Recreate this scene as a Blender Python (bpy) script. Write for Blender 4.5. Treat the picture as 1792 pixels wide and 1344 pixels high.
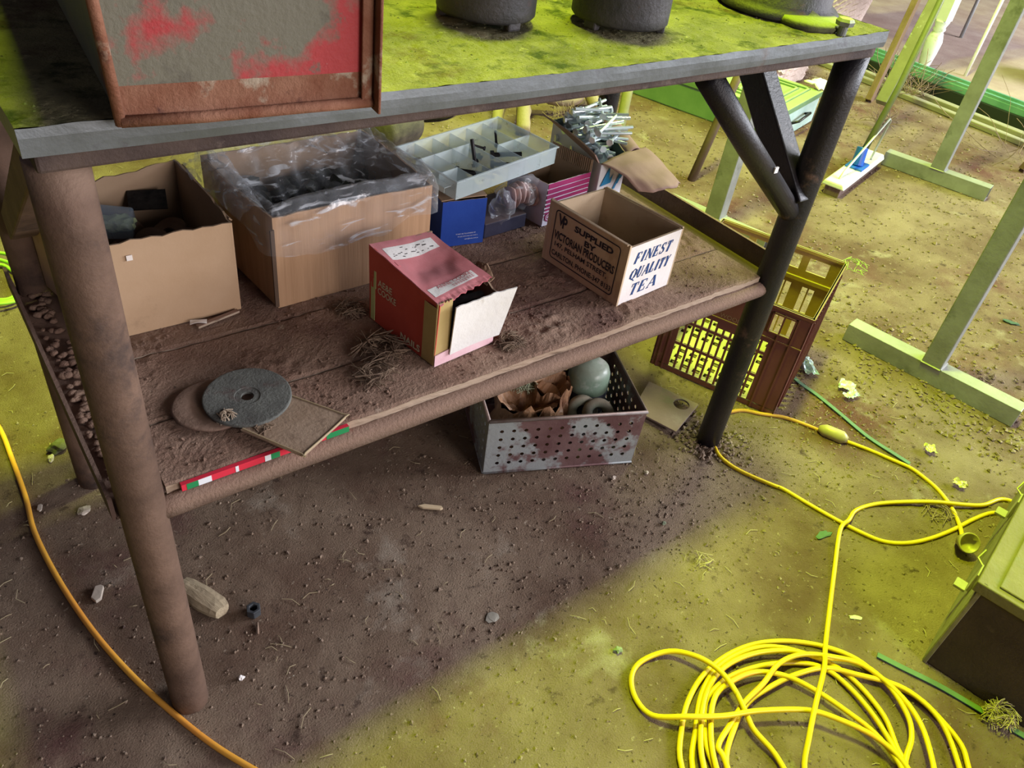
import bpy, math, random
from mathutils import Vector, Matrix, noise
for o in list(bpy.data.objects): bpy.data.objects.remove(o, do_unlink=True)
SC = bpy.context.scene
COL = SC.collection
R = math.radians

# ---------------------------------------------------------------- camera, world, lights, exposure
cam_d = bpy.data.cameras.new('camera'); cam_d.sensor_width = 36; cam_d.lens = 27.75
cam_d.clip_start = 0.02; cam_d.clip_end = 200
cam = bpy.data.objects.new('camera', cam_d); COL.objects.link(cam)
_rows = [(0.799, -0.5888, 0.1223), (-0.2955, -0.5615, -0.7729), (0.5237, 0.5814, -0.6226)]
_r, _d, _f = [Vector(v).normalized() for v in _rows]
cm = Matrix((( _r.x, -_d.x, -_f.x), (_r.y, -_d.y, -_f.y), (_r.z, -_d.z, -_f.z))).to_4x4()
cm.translation = Vector((-0.097, -0.7198, 1.1817))
cam.matrix_world = cm
SC.camera = cam

w = bpy.data.worlds.new('world'); SC.world = w; w.use_nodes = True
w.node_tree.nodes['Background'].inputs[0].default_value = (0.80, 0.74, 0.86, 1)
w.node_tree.nodes['Background'].inputs[1].default_value = 0.11
SC.view_settings.view_transform = 'Standard'; SC.view_settings.look = 'None'
SC.view_settings.exposure = 0.0; SC.view_settings.gamma = 1.0

def area(name, loc, target, sx, sy, power, col, spread=180):
    d = bpy.data.lights.new(name, 'AREA'); d.shape = 'RECTANGLE'; d.size = sx; d.size_y = sy
    d.energy = power; d.color = col; d.spread = R(spread)
    o = bpy.data.objects.new(name, d); COL.objects.link(o); o.location = loc
    q = (Vector(target) - Vector(loc)).to_track_quat('-Z', 'Y'); o.rotation_euler = q.to_euler()
    return o
# yellow-green fibreglass roof light, white daylight of the open side (right) and of the doorway behind the photographer
area('skylight_panel', (0.90, 0.50, 4.0), (0.90, 0.501, 0), 0.70, 0.26, 330, (0.72, 1.0, 0.018))
area('skylight_panel_rear', (3.3, 1.25, 4.0), (3.3, 1.251, 0), 2.4, 0.35, 230, (0.84, 1.0, 0.33))
area('open_side_daylight', (5.2, -3.4, 1.9), (2.2, 0.4, 0.2), 3.4, 2.0, 190, (0.84, 0.90, 1.0))
area('far_side_daylight', (8.5, -2.6, 3.2), (5.0, 1.2, 0.0), 3.5, 2.5, 900, (0.92, 0.93, 1.0))
area('doorway_daylight', (1.3, -3.6, 1.6), (0.6, 0.0, 0.45), 1.6, 1.3, 98, (1.0, 0.91, 0.90))

# ---------------------------------------------------------------- helpers
def tag(o, label=None, cat=None, group=None, kind=None):
    for k, v in (('label', label), ('category', cat), ('group', group), ('kind', kind)):
        if v: o[k] = v
    return o

class MB:
    def __init__(s): s.v = []; s.f = []; s.m = []; s.M = Matrix.Identity(4); s.mi = 0
    def at(s, x=0, y=0, z=0, rz=0, rx=0, ry=0):
        s.M = Matrix.Translation((x, y, z)) @ Matrix.Rotation(rz, 4, 'Z') @ Matrix.Rotation(ry, 4, 'Y') @ Matrix.Rotation(rx, 4, 'X'); return s
    def add(s, vs, fs, mi=None):
        b = len(s.v); s.v += [s.M @ Vector(p) for p in vs]
        s.f += [tuple(b + i for i in f) for f in fs]; s.m += [s.mi if mi is None else mi] * len(fs); return s
    def box(s, x0, y0, z0, x1, y1, z1, mi=None):
        return s.add([(x0,y0,z0),(x1,y0,z0),(x1,y1,z0),(x0,y1,z0),(x0,y0,z1),(x1,y0,z1),(x1,y1,z1),(x0,y1,z1)],
            [(0,3,2,1),(4,5,6,7),(0,1,5,4),(1,2,6,5),(2,3,7,6),(3,0,4,7)], mi)
    def hexa(s, p, mi=None):   # 8 corners, bottom then top
        return s.add(p, [(0,3,2,1),(4,5,6,7),(0,1,5,4),(1,2,6,5),(2,3,7,6),(3,0,4,7)], mi)
    def bar(s, a, b, w_, h_, up=(0,0,1), mi=None):
        a = Vector(a); b = Vector(b); t = (b - a).normalized(); u = Vector(up)
        if abs(t.dot(u)) > .98: u = Vector((0,1,0))
        sd = t.cross(u).normalized(); u = sd.cross(t).normalized()
        c = [(-1,-1),(1,-1),(1,1),(-1,1)]
        p = [a + sd*i*w_/2 + u*j*h_/2 for i, j in c] + [b + sd*i*w_/2 + u*j*h_/2 for i, j in c]
        return s.add(p, [(0,1,2,3),(7,6,5,4),(0,4,5,1),(1,5,6,2),(2,6,7,3),(3,7,4,0)], mi)
    def tube(s, pts, r, n=10, mi=None, caps=True, rough=0, hollow=0):
        pts = [Vector(p) for p in pts]; k = len(pts); vs = []; fs = []
        rr = r if isinstance(r, (list, tuple)) else [r]*k
        t0 = (pts[1]-pts[0]).normalized(); nrm = t0.orthogonal().normalized()
        for i, p in enumerate(pts):
            t = (pts[min(i+1,k-1)] - pts[max(i-1,0)]).normalized()
            nrm = (nrm - t*nrm.dot(t)).normalized(); bn = t.cross(nrm)
            for j in range(n):
                a = 2*math.pi*j/n; q = rr[i]
                if rough: q *= 1 + rough*noise.noise(Vector((p.x*40+j, p.y*40, p.z*40+i*.1)))
                vs.append(p + (nrm*math.cos(a) + bn*math.sin(a))*q)
        for i in range(k-1):
            for j in range(n): fs.append((i*n+j, i*n+(j+1)%n, (i+1)*n+(j+1)%n, (i+1)*n+j))
        if caps: fs += [tuple(reversed(range(n))), tuple(range((k-1)*n, k*n))]
        return s.add(vs, fs, mi)
    def lathe(s, prof, n=28, mi=None, closed=False, wob=0):
        vs = []; fs = []; k = len(prof)
        for j in range(n):
            a = 2*math.pi*j/n
            for r_, z_ in prof:
                q = r_*(1 + (wob*noise.noise(Vector((math.cos(a)*2, math.sin(a)*2, z_*9))) if wob else 0))
                vs.append((q*math.cos(a), q*math.sin(a), z_))
        for j in range(n):
            for i in range(k-1 + (1 if closed else 0)):
                fs.append((j*k+i, ((j+1)%n)*k+i, ((j+1)%n)*k+(i+1)%k, j*k+(i+1)%k))
        return s.add(vs, fs, mi)
    def prism(s, poly, z0, z1, mi=None):
        n = len(poly); return s.add([(x,y,z0) for x,y in poly]+[(x,y,z1) for x,y in poly],
            [tuple(reversed(range(n))), tuple(range(n,2*n))]+[(i,(i+1)%n,n+(i+1)%n,n+i) for i in range(n)], mi)
    def grid(s, nx, ny, fn, mi=None):
        s.add([fn(i/nx, j/ny) for j in range(ny+1) for i in range(nx+1)],
              [(j*(nx+1)+i, j*(nx+1)+i+1, (j+1)*(nx+1)+i+1, (j+1)*(nx+1)+i) for j in range(ny) for i in range(nx)], mi); return s
    def panel(s, w_, h_, t, holes, org=(0,0,0), ux=(1,0,0), uz=(0,0,1), mi=None):  # slab with rectangular openings
        ux = Vector(ux); uz = Vector(uz); nv = ux.cross(uz).normalized(); org = Vector(org)
        xs = sorted({0, w_} | {a for h in holes for a in (h[0], h[2])}); zs = sorted({0, h_} | {a for h in holes for a in (h[1], h[3])})
        nx, nz = len(xs)-1, len(zs)-1
        def solid(i, j):
            if not (0 <= i < nx and 0 <= j < nz): return False
            cx, cz = (xs[i]+xs[i+1])/2, (zs[j]+zs[j+1])/2
            return not any(h[0] < cx < h[2] and h[1] < cz < h[3] for h in holes)
        P = lambda i, j, k: org + ux*xs[i] + uz*zs[j] + nv*(t*k)
        vs = [P(i,j,k) for k in (0,1) for j in range(nz+1) for i in range(nx+1)]
        I = lambda i, j, k: k*(nx+1)*(nz+1) + j*(nx+1) + i
        fs = []
        for j in range(nz):
            for i in range(nx):
                if not solid(i,j): continue
                fs += [(I(i,j,0),I(i+1,j,0),I(i+1,j+1,0),I(i,j+1,0)), (I(i,j,1),I(i,j+1,1),I(i+1,j+1,1),I(i+1,j,1))]
                if not solid(i-1,j): fs.append((I(i,j,0),I(i,j+1,0),I(i,j+1,1),I(i,j,1)))
                if not solid(i+1,j): fs.append((I(i+1,j,0),I(i+1,j,1),I(i+1,j+1,1),I(i+1,j+1,0)))
                if not solid(i,j-1): fs.append((I(i,j,0),I(i,j,1),I(i+1,j,1),I(i+1,j,0)))
                if not solid(i,j+1): fs.append((I(i,j+1,0),I(i+1,j+1,0),I(i+1,j+1,1),I(i,j+1,1)))
        return s.add(vs, fs, mi)
    def perf(s, w_, h_, nx, nz, hr, mx, mz, org, ux, uz, mi=None):   # sheet with round punched holes
        ux = Vector(ux); uz = Vector(uz); org = Vector(org); P = lambda a, b: org + ux*a + uz*b
        cw, ch = (w_-2*mx)/nx, (h_-2*mz)/nz
        for (a,b,c,d) in ((0,0,w_,mz),(0,h_-mz,w_,h_),(0,mz,mx,h_-mz),(w_-mx,mz,w_,h_-mz)):
            s.add([P(a,b),P(c,b),P(c,d),P(a,d)], [(0,1,2,3)], mi)
        for j in range(nz):
            for i in range(nx):
                cx, cz = mx+cw*(i+.5), mz+ch*(j+.5); vs = []
                for k in range(16):
                    an = 2*math.pi*k/16; c_, s_ = math.cos(an), math.sin(an); q = 1/max(abs(c_),abs(s_))
                    vs += [P(cx+c_*q*cw/2, cz+s_*q*ch/2), P(cx+c_*hr, cz+s_*hr)]
                s.add(vs, [(2*k, (2*k+2)%32, (2*k+3)%32, 2*k+1) for k in range(16)], mi)
        return s
    def text(s, body, size, M, mi, bold=0, shear=0, width=None, height=None, sp=1.0):
        cu = bpy.data.curves.new('lettering', 'FONT'); cu.body = body; cu.size = size; cu.offset = bold; cu.shear = shear
        cu.align_x = 'LEFT'; cu.space_character = sp; cu.resolution_u = 3
        ob = bpy.data.objects.new('lettering', cu); COL.objects.link(ob)
        dg = bpy.context.evaluated_depsgraph_get(); me = bpy.data.meshes.new_from_object(ob.evaluated_get(dg))
        vs = [v.co.copy() for v in me.vertices]; fs = [tuple(p.vertices) for p in me.polygons]
        bpy.data.objects.remove(ob); bpy.data.curves.remove(cu)
        x0 = min(v.x for v in vs); x1 = max(v.x for v in vs); y0 = min(v.y for v in vs); y1 = max(v.y for v in vs)
        kx = width/(x1-x0) if width else 1; ky = height/(y1-y0) if height else (kx if width else 1)
        keep = s.M; s.M = keep @ M
        s.add([((v.x-x0)*kx, (v.y-y0)*ky, 0) for v in vs], fs, mi); s.M = keep
        bpy.data.meshes.remove(me); return s
    def blob(s, c, r, amp=.25, sub=2, sq=(1,1,1), seed=0, mi=None, fr=1.3):
        import bmesh
        bm = bmesh.new(); bmesh.ops.create_icosphere(bm, subdivisions=sub, radius=1)
        vs = []
        for v in bm.verts:
            d = 1 + amp*noise.noise(v.co*fr + Vector((seed*7.3, seed*3.1, seed)))
            vs.append((c[0]+v.co.x*r*sq[0]*d, c[1]+v.co.y*r*sq[1]*d, c[2]+v.co.z*r*sq[2]*d))
        fs = [tuple(v.index for v in f.verts) for f in bm.faces]; bm.free()
        return s.add(vs, fs, mi)

def smooth_path(pts, k=6):
    pts = [Vector(p) for p in pts]; out = []
    for i in range(len(pts)-1):
        a, b, c, d = pts[max(i-1,0)], pts[i], pts[i+1], pts[min(i+2,len(pts)-1)]
        for j in range(k):
            t = j/k; out.append(.5*((2*b)+(c-a)*t+(2*a-5*b+4*c-d)*t*t+(3*b-a-3*c+d)*t**3))
    out.append(pts[-1]); return out

def empty(name, loc=(0,0,0), rz=0, label=None, cat=None, group=None):
    o = bpy.data.objects.new(name, None); COL.objects.link(o); o.location = loc; o.rotation_euler = (0,0,rz)
    o.empty_display_size = .05
    return tag(o, label, cat, group)

def obj(name, mb, mats, parent=None, smooth=False, bevel=0, world=False, solid=0, label=None, cat=None, group=None, kind=None, loc=None, rz=0):
    """one mesh object; world=True: the builder's coordinates are world ones, moved into the parent's frame"""
    if not isinstance(mats, (list, tuple)): mats = [mats]
    vs = mb.v
    root = parent
    while root is not None and root.parent is not None: root = root.parent
    if world and root is not None:
        inv = (Matrix.Translation(root.location) @ root.rotation_euler.to_matrix().to_4x4()).inverted()
        vs = [inv @ v for v in vs]
    if world and root is None and loc is not None:
        vs = [v - Vector(loc) for v in vs]
    me = bpy.data.meshes.new(name); me.from_pydata([tuple(v) for v in vs], [], mb.f)
    for m_ in mats: me.materials.append(m_)
    me.polygons.foreach_set('material_index', mb.m)
    if smooth: me.polygons.foreach_set('use_smooth', [True]*len(me.polygons))
    me.update()
    o = bpy.data.objects.new(name, me); COL.objects.link(o)
    if parent is not None: o.parent = parent
    elif loc is not None: o.location = loc; o.rotation_euler = (0,0,rz)
    if solid:
        md = o.modifiers.new('thickness', 'SOLIDIFY'); md.thickness = solid; md.offset = 0
    if bevel:
        md = o.modifiers.new('soft_edges', 'BEVEL'); md.width = bevel; md.segments = 2; md.limit_method = 'ANGLE'; md.angle_limit = R(40)
    return tag(o, label, cat, group, kind)

# ---------------------------------------------------------------- materials
MATS = {}
def mat(name, base, var=None, scale=12, rough=.8, metal=0, bump=.15, bscale=120, spots=(), dust=0, dustcol=(.30,.205,.15), dscale=14,
        trans=0, alpha=1, spec=.3, coat=0, dlo=.35, stretch=(1,1,1), ior=1.45, contrast=(.35,.65), bdist=.004):
    if name in MATS: return MATS[name]
    m = bpy.data.materials.new(name); m.use_nodes = True; nt = m.node_tree; N = nt.nodes; L = nt.links; N.clear()
    out = N.new('ShaderNodeOutputMaterial'); b = N.new('ShaderNodeBsdfPrincipled'); L.new(b.outputs[0], out.inputs[0])
    tc = N.new('ShaderNodeTexCoord'); mp = N.new('ShaderNodeMapping'); mp.inputs['Scale'].default_value = stretch; L.new(tc.outputs['Object'], mp.inputs[0])
    def noi(sc, det=6, ro=.6, off=0):
        n = N.new('ShaderNodeTexNoise'); n.inputs['Scale'].default_value = sc; n.inputs['Detail'].default_value = det
        n.inputs['Roughness'].default_value = ro
        if off:
            q = N.new('ShaderNodeMapping'); q.inputs['Location'].default_value = (off, off*.7, off*1.3); L.new(mp.outputs[0], q.inputs[0]); L.new(q.outputs[0], n.inputs['Vector'])
        else: L.new(mp.outputs[0], n.inputs['Vector'])
        return n.outputs['Fac']
    def rng(x, a, c):
        r_ = N.new('ShaderNodeMapRange'); r_.inputs['From Min'].default_value = a; r_.inputs['From Max'].default_value = c; L.new(x, r_.inputs['Value']); return r_.outputs[0]
    def mix(f_, a, c):
        x = N.new('ShaderNodeMix'); x.data_type = 'RGBA'
        if isinstance(f_, float): x.inputs[0].default_value = f_
        else: L.new(f_, x.inputs[0])
        for i, q in ((6, a), (7, c)):
            if isinstance(q, tuple): x.inputs[i].default_value = (*q, 1)
            else: L.new(q, x.inputs[i])
        return x.outputs[2]
    col = tuple(base)
    if var: col = mix(rng(noi(scale), *contrast), col, tuple(var))
    for i, (c_, sc, lo, hi) in enumerate(spots): col = mix(rng(noi(sc, 8, .65, 3.1+i*2.7), lo, hi), col, tuple(c_))
    rg = rough
    if dust:
        g = N.new('ShaderNodeNewGeometry'); sx = N.new('ShaderNodeSeparateXYZ'); L.new(g.outputs['Normal'], sx.inputs[0])
        up = rng(sx.outputs['Z'], dlo, .95); nn = rng(noi(dscale, 8, .7, 9.), .30, .62)
        mu = N.new('ShaderNodeMath'); mu.operation = 'MULTIPLY'; L.new(up, mu.inputs[0]); L.new(nn, mu.inputs[1])
        m2 = N.new('ShaderNodeMath'); m2.operation = 'MULTIPLY_ADD'; L.new(mu.outputs[0], m2.inputs[0]); m2.inputs[1].default_value = dust
        L.new(up, m2.inputs[2]); m2.use_clamp = True
        m3 = N.new('ShaderNodeMath'); m3.operation = 'MULTIPLY'; L.new(m2.outputs[0], m3.inputs[0]); m3.inputs[1].default_value = min(dust, 1); m3.use_clamp = True
        col = mix(m3.outputs[0], col, tuple(dustcol))
    if isinstance(col, tuple): b.inputs['Base Color'].default_value = (*col, 1)
    else: L.new(col, b.inputs['Base Color'])
    b.inputs['Roughness'].default_value = rough; b.inputs['Metallic'].default_value = metal
    b.inputs['Specular IOR Level'].default_value = spec; b.inputs['IOR'].default_value = ior
    b.inputs['Transmission Weight'].default_value = trans; b.inputs['Alpha'].default_value = alpha; b.inputs['Coat Weight'].default_value = coat
    if bump:
        bp = N.new('ShaderNodeBump'); bp.inputs['Strength'].default_value = bump; bp.inputs['Distance'].default_value = bdist
        L.new(noi(bscale, 6, .65, 5.), bp.inputs['Height']); L.new(bp.outputs[0], b.inputs['Normal'])
    MATS[name] = m; return m

DUST = (.27,.175,.125)
M_soil = mat('soil', (.135,.082,.058), (.29,.215,.155), scale=3.2, rough=.95, bump=1.0, bdist=.006, bscale=330, spec=.1,
    spots=(((.135,.062,.058), 2.1, .53, .66), ((.36,.30,.235), 5.5, .60, .72), ((.085,.055,.042), 24, .60, .70), ((.42,.34,.26), 75, .62, .72), ((.55,.50,.42), 190, .70, .72), ((.5,.45,.36), 60, .70, .73), ((.05,.035,.03), 120, .62, .68)))
M_dust = mat('settled_dust', (.235,.140,.102), (.36,.245,.18), scale=7, rough=.95, bump=1.0, bdist=.005, bscale=300, spec=.1,
    spots=(((.165,.09,.075), 4, .52, .66), ((.40,.32,.25), 30, .64, .74), ((.09,.06,.045), 45, .66, .74)))
M_plank = mat('weathered_plank', (.27,.185,.13), (.42,.33,.25), scale=6, rough=.9, bump=.6, bscale=60, stretch=(.15,1,1.5), spots=(((.10,.065,.045), 40, .6, .7),), dust=1, dustcol=(.25,.155,.115))
M_rust = mat('rusty_pipe', (.095,.058,.042), (.17,.105,.075), scale=14, rough=.75, bump=.35, bscale=160, metal=.15, spots=(((.045,.032,.03), 9, .55, .68), ((.30,.24,.19), 70, .70, .76)), dust=.7)
M_black = mat('dark_painted_steel', (.006,.006,.009), (.016,.012,.014), scale=10, rough=.38, bump=.3, bscale=200, metal=0, spec=.45, spots=(((.12,.07,.05), 14, .62, .74), ((.3,.26,.24), 90, .73, .77)))
M_galv = mat('galvanised_sheet', (.105,.115,.115), (.155,.17,.18), scale=18, rough=.48, metal=.35, bump=.2, bscale=90, spec=.5, spots=(((.12,.075,.05), 12, .60, .72), ((.10,.10,.11), 30, .62, .72)))
M_mossy = mat('dirt_and_moss', (.15,.14,.085), (.26,.235,.13), scale=16, rough=.95, bump=1.0, bdist=.007, bscale=260, spec=.1, spots=(((.055,.065,.03), 22, .53, .66), ((.11,.07,.045), 8, .56, .68), ((.36,.33,.20), 60, .62, .72)))
M_steel = mat('bare_steel', (.42,.44,.46), (.55,.57,.60), scale=30, rough=.35, metal=.7, bump=.05, spec=.5)
M_zinc = mat('zinc_plated', (.58,.68,.68), (.66,.72,.78), scale=60, rough=.22, metal=.45, bump=.02)
M_darksteel = mat('black_steel', (.02,.02,.022), (.05,.045,.045), scale=60, rough=.35, metal=.7, bump=.1)

def hN(x, y, a=1.0):
    v = Vector((x, y, 0))
    return a*(.006*noise.noise(v*2.2) + .004*noise.noise(v*9+Vector((3,1,0))) + .0022*noise.noise(v*34) + .0016*noise.noise(v*95))

# ---------------------------------------------------------------- the dirt floor
def axis(lo, hi, step, far_lo, far_hi, gf=1.12):
    a = [lo + step*i for i in range(int((hi-lo)/step)+1)]
    s = step; x = a[-1]
    while x < far_hi: s *= gf; x += s; a.append(x)
    s = step; x = a[0]; pre = []
    while x > far_lo: s *= gf; x -= s; pre.append(x)
    return pre[::-1] + a
def ground_z(x, y): return .55*hN(x, y)
xs = axis(-.45, 2.1, .007, -8, 16); ys = axis(-.95, 1.0, .007, -8, 14)
vs = [(x, y, ground_z(x, y) + (.0012*abs(noise.noise(Vector((x*160, y*160, 2)))) if -.5 < x < 2.2 and -1 < y < 1.1 else 0)) for y in ys for x in xs]
nx = len(xs)
g = MB(); g.add(vs, [(j*nx+i, j*nx+i+1, (j+1)*nx+i+1, (j+1)*nx+i) for j in range(len(ys)-1) for i in range(nx-1)])
obj('floor', g, M_soil, smooth=True, kind='structure')
M_path = mat('trodden_pink_dirt', (.27,.19,.16), (.36,.28,.23), scale=4, rough=.95, bump=.6, bscale=60, spots=(((.6,.56,.5), 22, .70, .74),))
g = MB(); g.grid(60, 60, lambda u, v: (4.62+8*u, -3.5+11*v, .022+.006*noise.noise(Vector((u*30, v*40, 0)))))
obj('trim_1', g, M_path, smooth=True, kind='structure')

# crumbs, straw: nobody could count them
rnd = random.Random(4)
g = MB()
def crumb(mb, x, y, z, r, rd):
    c = [Vector((rd.uniform(-1,1), rd.uniform(-1,1), rd.uniform(-1,1))).normalized()*r for _ in range(6)]
    base = [(1,0,0),(-1,0,0),(0,1,0),(0,-1,0),(0,0,.8),(0,0,-.8)]
    a = rd.uniform(0, 6.28); ca, sa = math.cos(a), math.sin(a)
    p = [(x+(bx*ca-by*sa)*r+d.x*.35, y+(bx*sa+by*ca)*r+d.y*.35, z+bz*r+d.z*.2) for (bx,by,bz), d in zip(base, c)]
    mb.add(p, [(0,2,4),(2,1,4),(1,3,4),(3,0,4),(2,0,5),(1,2,5),(3,1,5),(0,3,5)])
for i in range(9500):
    if i % 3: x, y = rnd.uniform(-.45, 1.6), rnd.uniform(-.75, .8)
    else: x, y = rnd.gauss(1.35, .45), rnd.gauss(-.02, .16)
    r_ = rnd.choice((.0009,.0012,.0014,.0018,.0024,.0032)) * (1.5 if rnd.random() < .05 else 1)
    crumb(g, x, y, ground_z(x,y)+r_*.4, r_, rnd)
for k in range(260):   # heaped soil at the right front leg
    a = rnd.uniform(0, 6.28); d = abs(rnd.gauss(.045, .025)); x, y = 1.178+d*math.cos(a), d*math.sin(a)
    crumb(g, x, y, ground_z(x,y)+.003, rnd.uniform(.003,.007), rnd)
for k in range(500):
    x, y = rnd.gauss(1.95, .12), rnd.gauss(-.2, .18)
    crumb(g, x, y, ground_z(x,y)+.003, rnd.uniform(.003,.008), rnd)
for k in range(5200):
    x, y = rnd.uniform(1.5,4.4), rnd.uniform(-.6,2.2)
    crumb(g, x, y, ground_z(x,y)+.002, rnd.choice((.0025,.0035,.0045,.006))*(1.5 if rnd.random() < .04 else 1), rnd)
M_crumb = mat('soil_crumbs', (.17,.115,.08), (.27,.205,.155), scale=9, rough=.95, bump=.3, spots=(((.085,.055,.045), 15, .56, .64), ((.45,.42,.36), 31, .70, .72)))
obj('soil_crumbs', g, M_crumb, kind='stuff', label='loose crumbs of soil and grit strewn over the dirt floor', cat='soil')
g = MB()
for i in range(620):
    x, y = rnd.uniform(-.4, 2.2 if i < 420 else 4.2), rnd.uniform(-.75, 1.2 if i < 420 else 2.0); a = rnd.uniform(0, 6.28); l = rnd.uniform(.008, .035)
    z = ground_z(x,y)+.002; q = rnd.uniform(-.5,.5)
    g.tube([(x,y,z),(x+l*.5*math.cos(a),y+l*.5*math.sin(a),z+.002),(x+l*math.cos(a+q),y+l*math.sin(a+q),z)], .0006, n=4)
M_straw = mat('dry_straw', (.34,.27,.16), (.45,.38,.24), scale=20, rough=.8, bump=0)
obj('straw_bits', g, M_straw, kind='stuff', label='dry straw bits and twigs lying over the dirt floor', cat='straw')

# ---------------------------------------------------------------- the workbench
L_, D_ = 1.179, .527
wb = empty('workbench', (0,0,0), 0, 'heavy welded steel workbench with pipe legs, green-dusted galvanised top and a low plank shelf', 'workbench')
def sag(x): return -.006*math.sin(math.pi*min(max((x+.03)/1.21,0),1))
g = MB()
def top(u, v):
    x = -.028+1.212*u; y = -.040+.640*v
    z = .912+sag(x)+.0012*noise.noise(Vector((x*30,y*30,0)))+.0013*noise.noise(Vector((x*95,y*95,4)))
    return (x, y, z)
g.grid(240, 120, top, 0)
def lip(u, v):
    x = -.028+1.212*u; z = .912+sag(x)-.024*v
    return (x, -.040-.0012*math.sin(math.pi*v)+.0008*noise.noise(Vector((x*12, v*2, 0))), z+(.0012*noise.noise(Vector((x*30,0,0))) if v == 0 else 0))
g.grid(240, 3, lip, 1)
g.add([(-.028,-.040,.912),(-.028,.60,.912),(-.028,.60,.888),(-.028,-.040,.888)], [(0,1,2,3)], 1)
g.add([(1.184,-.040,.912),(1.184,.60,.912),(1.184,.60,.888),(1.184,-.040,.888)], [(3,2,1,0)], 1)
g.add([(-.028,.60,.912),(1.184,.60,.912),(1.184,.60,.888),(-.028,.60,.888)], [(0,1,2,3)], 1)
g.add([(-.026,-.037,.889),(1.182,-.037,.889),(1.182,.598,.889),(-.026,.598,.889)], [(0,3,2,1)], 1)
obj('tabletop', g, [M_mossy, M_galv], wb, smooth=False, label='galvanised sheet top under green dust')
g = MB()
for y in (-.016, .565): g.bar((-.02,y,.880), (1.178,y,.880), .036, .020)
for x in (-.004, .6, 1.164): g.bar((x,0,.880), (x,.55,.880), .034, .0195)
obj('top_frame', g, mat('dark_rusty_rail', (.045,.030,.028), (.085,.058,.048), scale=14, rough=.75, bump=.35, bscale=160, spots=(((.16,.12,.10), 18, .58, .70),)), wb, bevel=.003)
for (x, y, m_, r0) in ((0,0,M_rust,.026),(L_,0,M_black,.026),(0,D_,M_rust,.026),(L_,D_,M_black,.0225)):
    g = MB(); g.tube([(x,y,z) for z in (-.02,.05,.2,.4,.6,.8,.87)], r0, n=28)
    obj('leg', g, m_, wb, smooth=True)
g = MB(); g.tube([(.824,0,.862),(.97,0,.74),(1.160,0,.589)], .0195, n=24); xbrace = obj('brace', g, M_black, wb, smooth=True)
g = MB(); g.box(1.035,-.0210,.691, 1.044,-.0180,.701); obj('paint_fleck', g, mat('white_fleck', (.8,.76,.78), bump=0), xbrace)
g = MB(); g.bar((1.160,.235,.872),(1.163,-.006,.604), .050, .040, up=(1,0,0)); obj('brace', g, M_black, wb, bevel=.003)
g = MB(); g.bar((0,.02,.872),(0,.49,.565), .042, .036, up=(1,0,0)); obj('brace', g, M_rust, wb, bevel=.003)
# shelf rails
M_dustpipe = mat('dust_coated_pipe', (.13,.08,.06), (.18,.12,.09), scale=20, rough=.9, bump=.8, bscale=200, dust=1, dustcol=(.235,.15,.11), dlo=-.1)
for y in (0, D_):
    g = MB(); g.tube([(x, y, .421) for x in [.0+.0393*i for i in range(31)]], .0155, n=18, rough=.03); obj('shelf_rail', g, M_dustpipe, wb, smooth=True)
M_angle = mat('dusty_angle_iron', (.075,.045,.04), (.12,.075,.06), scale=14, rough=.85, bump=.6, dust=.9, dustcol=(.24,.155,.115))
g = MB()
g.box(-.030,.0,.428, .022,.56,.432); g.box(-.034,.0,.428,-.029,.56,.462)
obj('shelf_angle', g, M_angle, wb)
g = MB(); g.box(1.145,.012,.428,1.205,.56,.433); g.box(1.203,.012,.428,1.209,.56,.474)
obj('shelf_angle', g, M_angle, wb)
def clod(mb, c, r, s, **k): mb.blob(c, r, amp=.5, sub=2, seed=s, fr=1.6, **k)
g = MB(); rd = random.Random(8)
for k in range(130):
    y = .03+.5*rd.random(); clod(g, (-.006+rd.uniform(-.014,.014), y, .437), rd.uniform(.003,.0075), k, sq=(1,1,.6))
obj('dirt_clods', g, M_dust, wb, smooth=True, kind='stuff')
# shelf planks with settled dust
def shelf_z(x, y):
    v = Vector((x, y, 0))
    lump = max(0, noise.noise(v*9+Vector((5,2,0)))-.1)*.010
    return .4495 + .0012*noise.noise(v*20) + lump*(.6+noise.noise(v*60)) + .0009*noise.noise(v*150)
for k, (x0, x1, y0, y1) in enumerate(((.030,1.150,.004,.118), (.030,1.150,.121,.262), (.030,1.150,.265,.408), (.030,1.150,.411,.552))):
    g = MB(); n1 = 260; n2 = 30
    def edge(x, s_): return .0025*noise.noise(Vector((x*14, s_*5, k)))
    def P(u, v):
        x = x0+(x1-x0)*u; y = y0+(y1-y0)*v
        if v == 0: y += edge(x, 0)-.001
        return (x, y, shelf_z(x, y) - (.0022 if v in (0,1) else 0))
    g.grid(n1, n2, P, 0)
    def F(u, v):
        x = x0+(x1-x0)*u
        return (x, y0+edge(x,0)-.001+.0012*noise.noise(Vector((x*60, v*6, 2))), (shelf_z(x, y0)-.0022)*(1-v)+(.4365+.002*noise.noise(Vector((x*20,1,1))))*v)
    g.grid(n1, 4, F, 1)
    g.add([(x0,y0,.437),(x1,y0,.437),(x1,y1,.437),(x0,y1,.437)], [(0,3,2,1)], 1)
    g.add([(x0,y0,.437),(x0,y1,.437),(x0,y1,.449),(x0,y0,.449)], [(0,3,2,1)], 1)
    g.add([(x1,y0,.437),(x1,y1,.437),(x1,y1,.449),(x1,y0,.449)], [(0,1,2,3)], 1)
    obj('shelf_plank', g, [M_dust, M_plank], wb, smooth=False)
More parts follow.
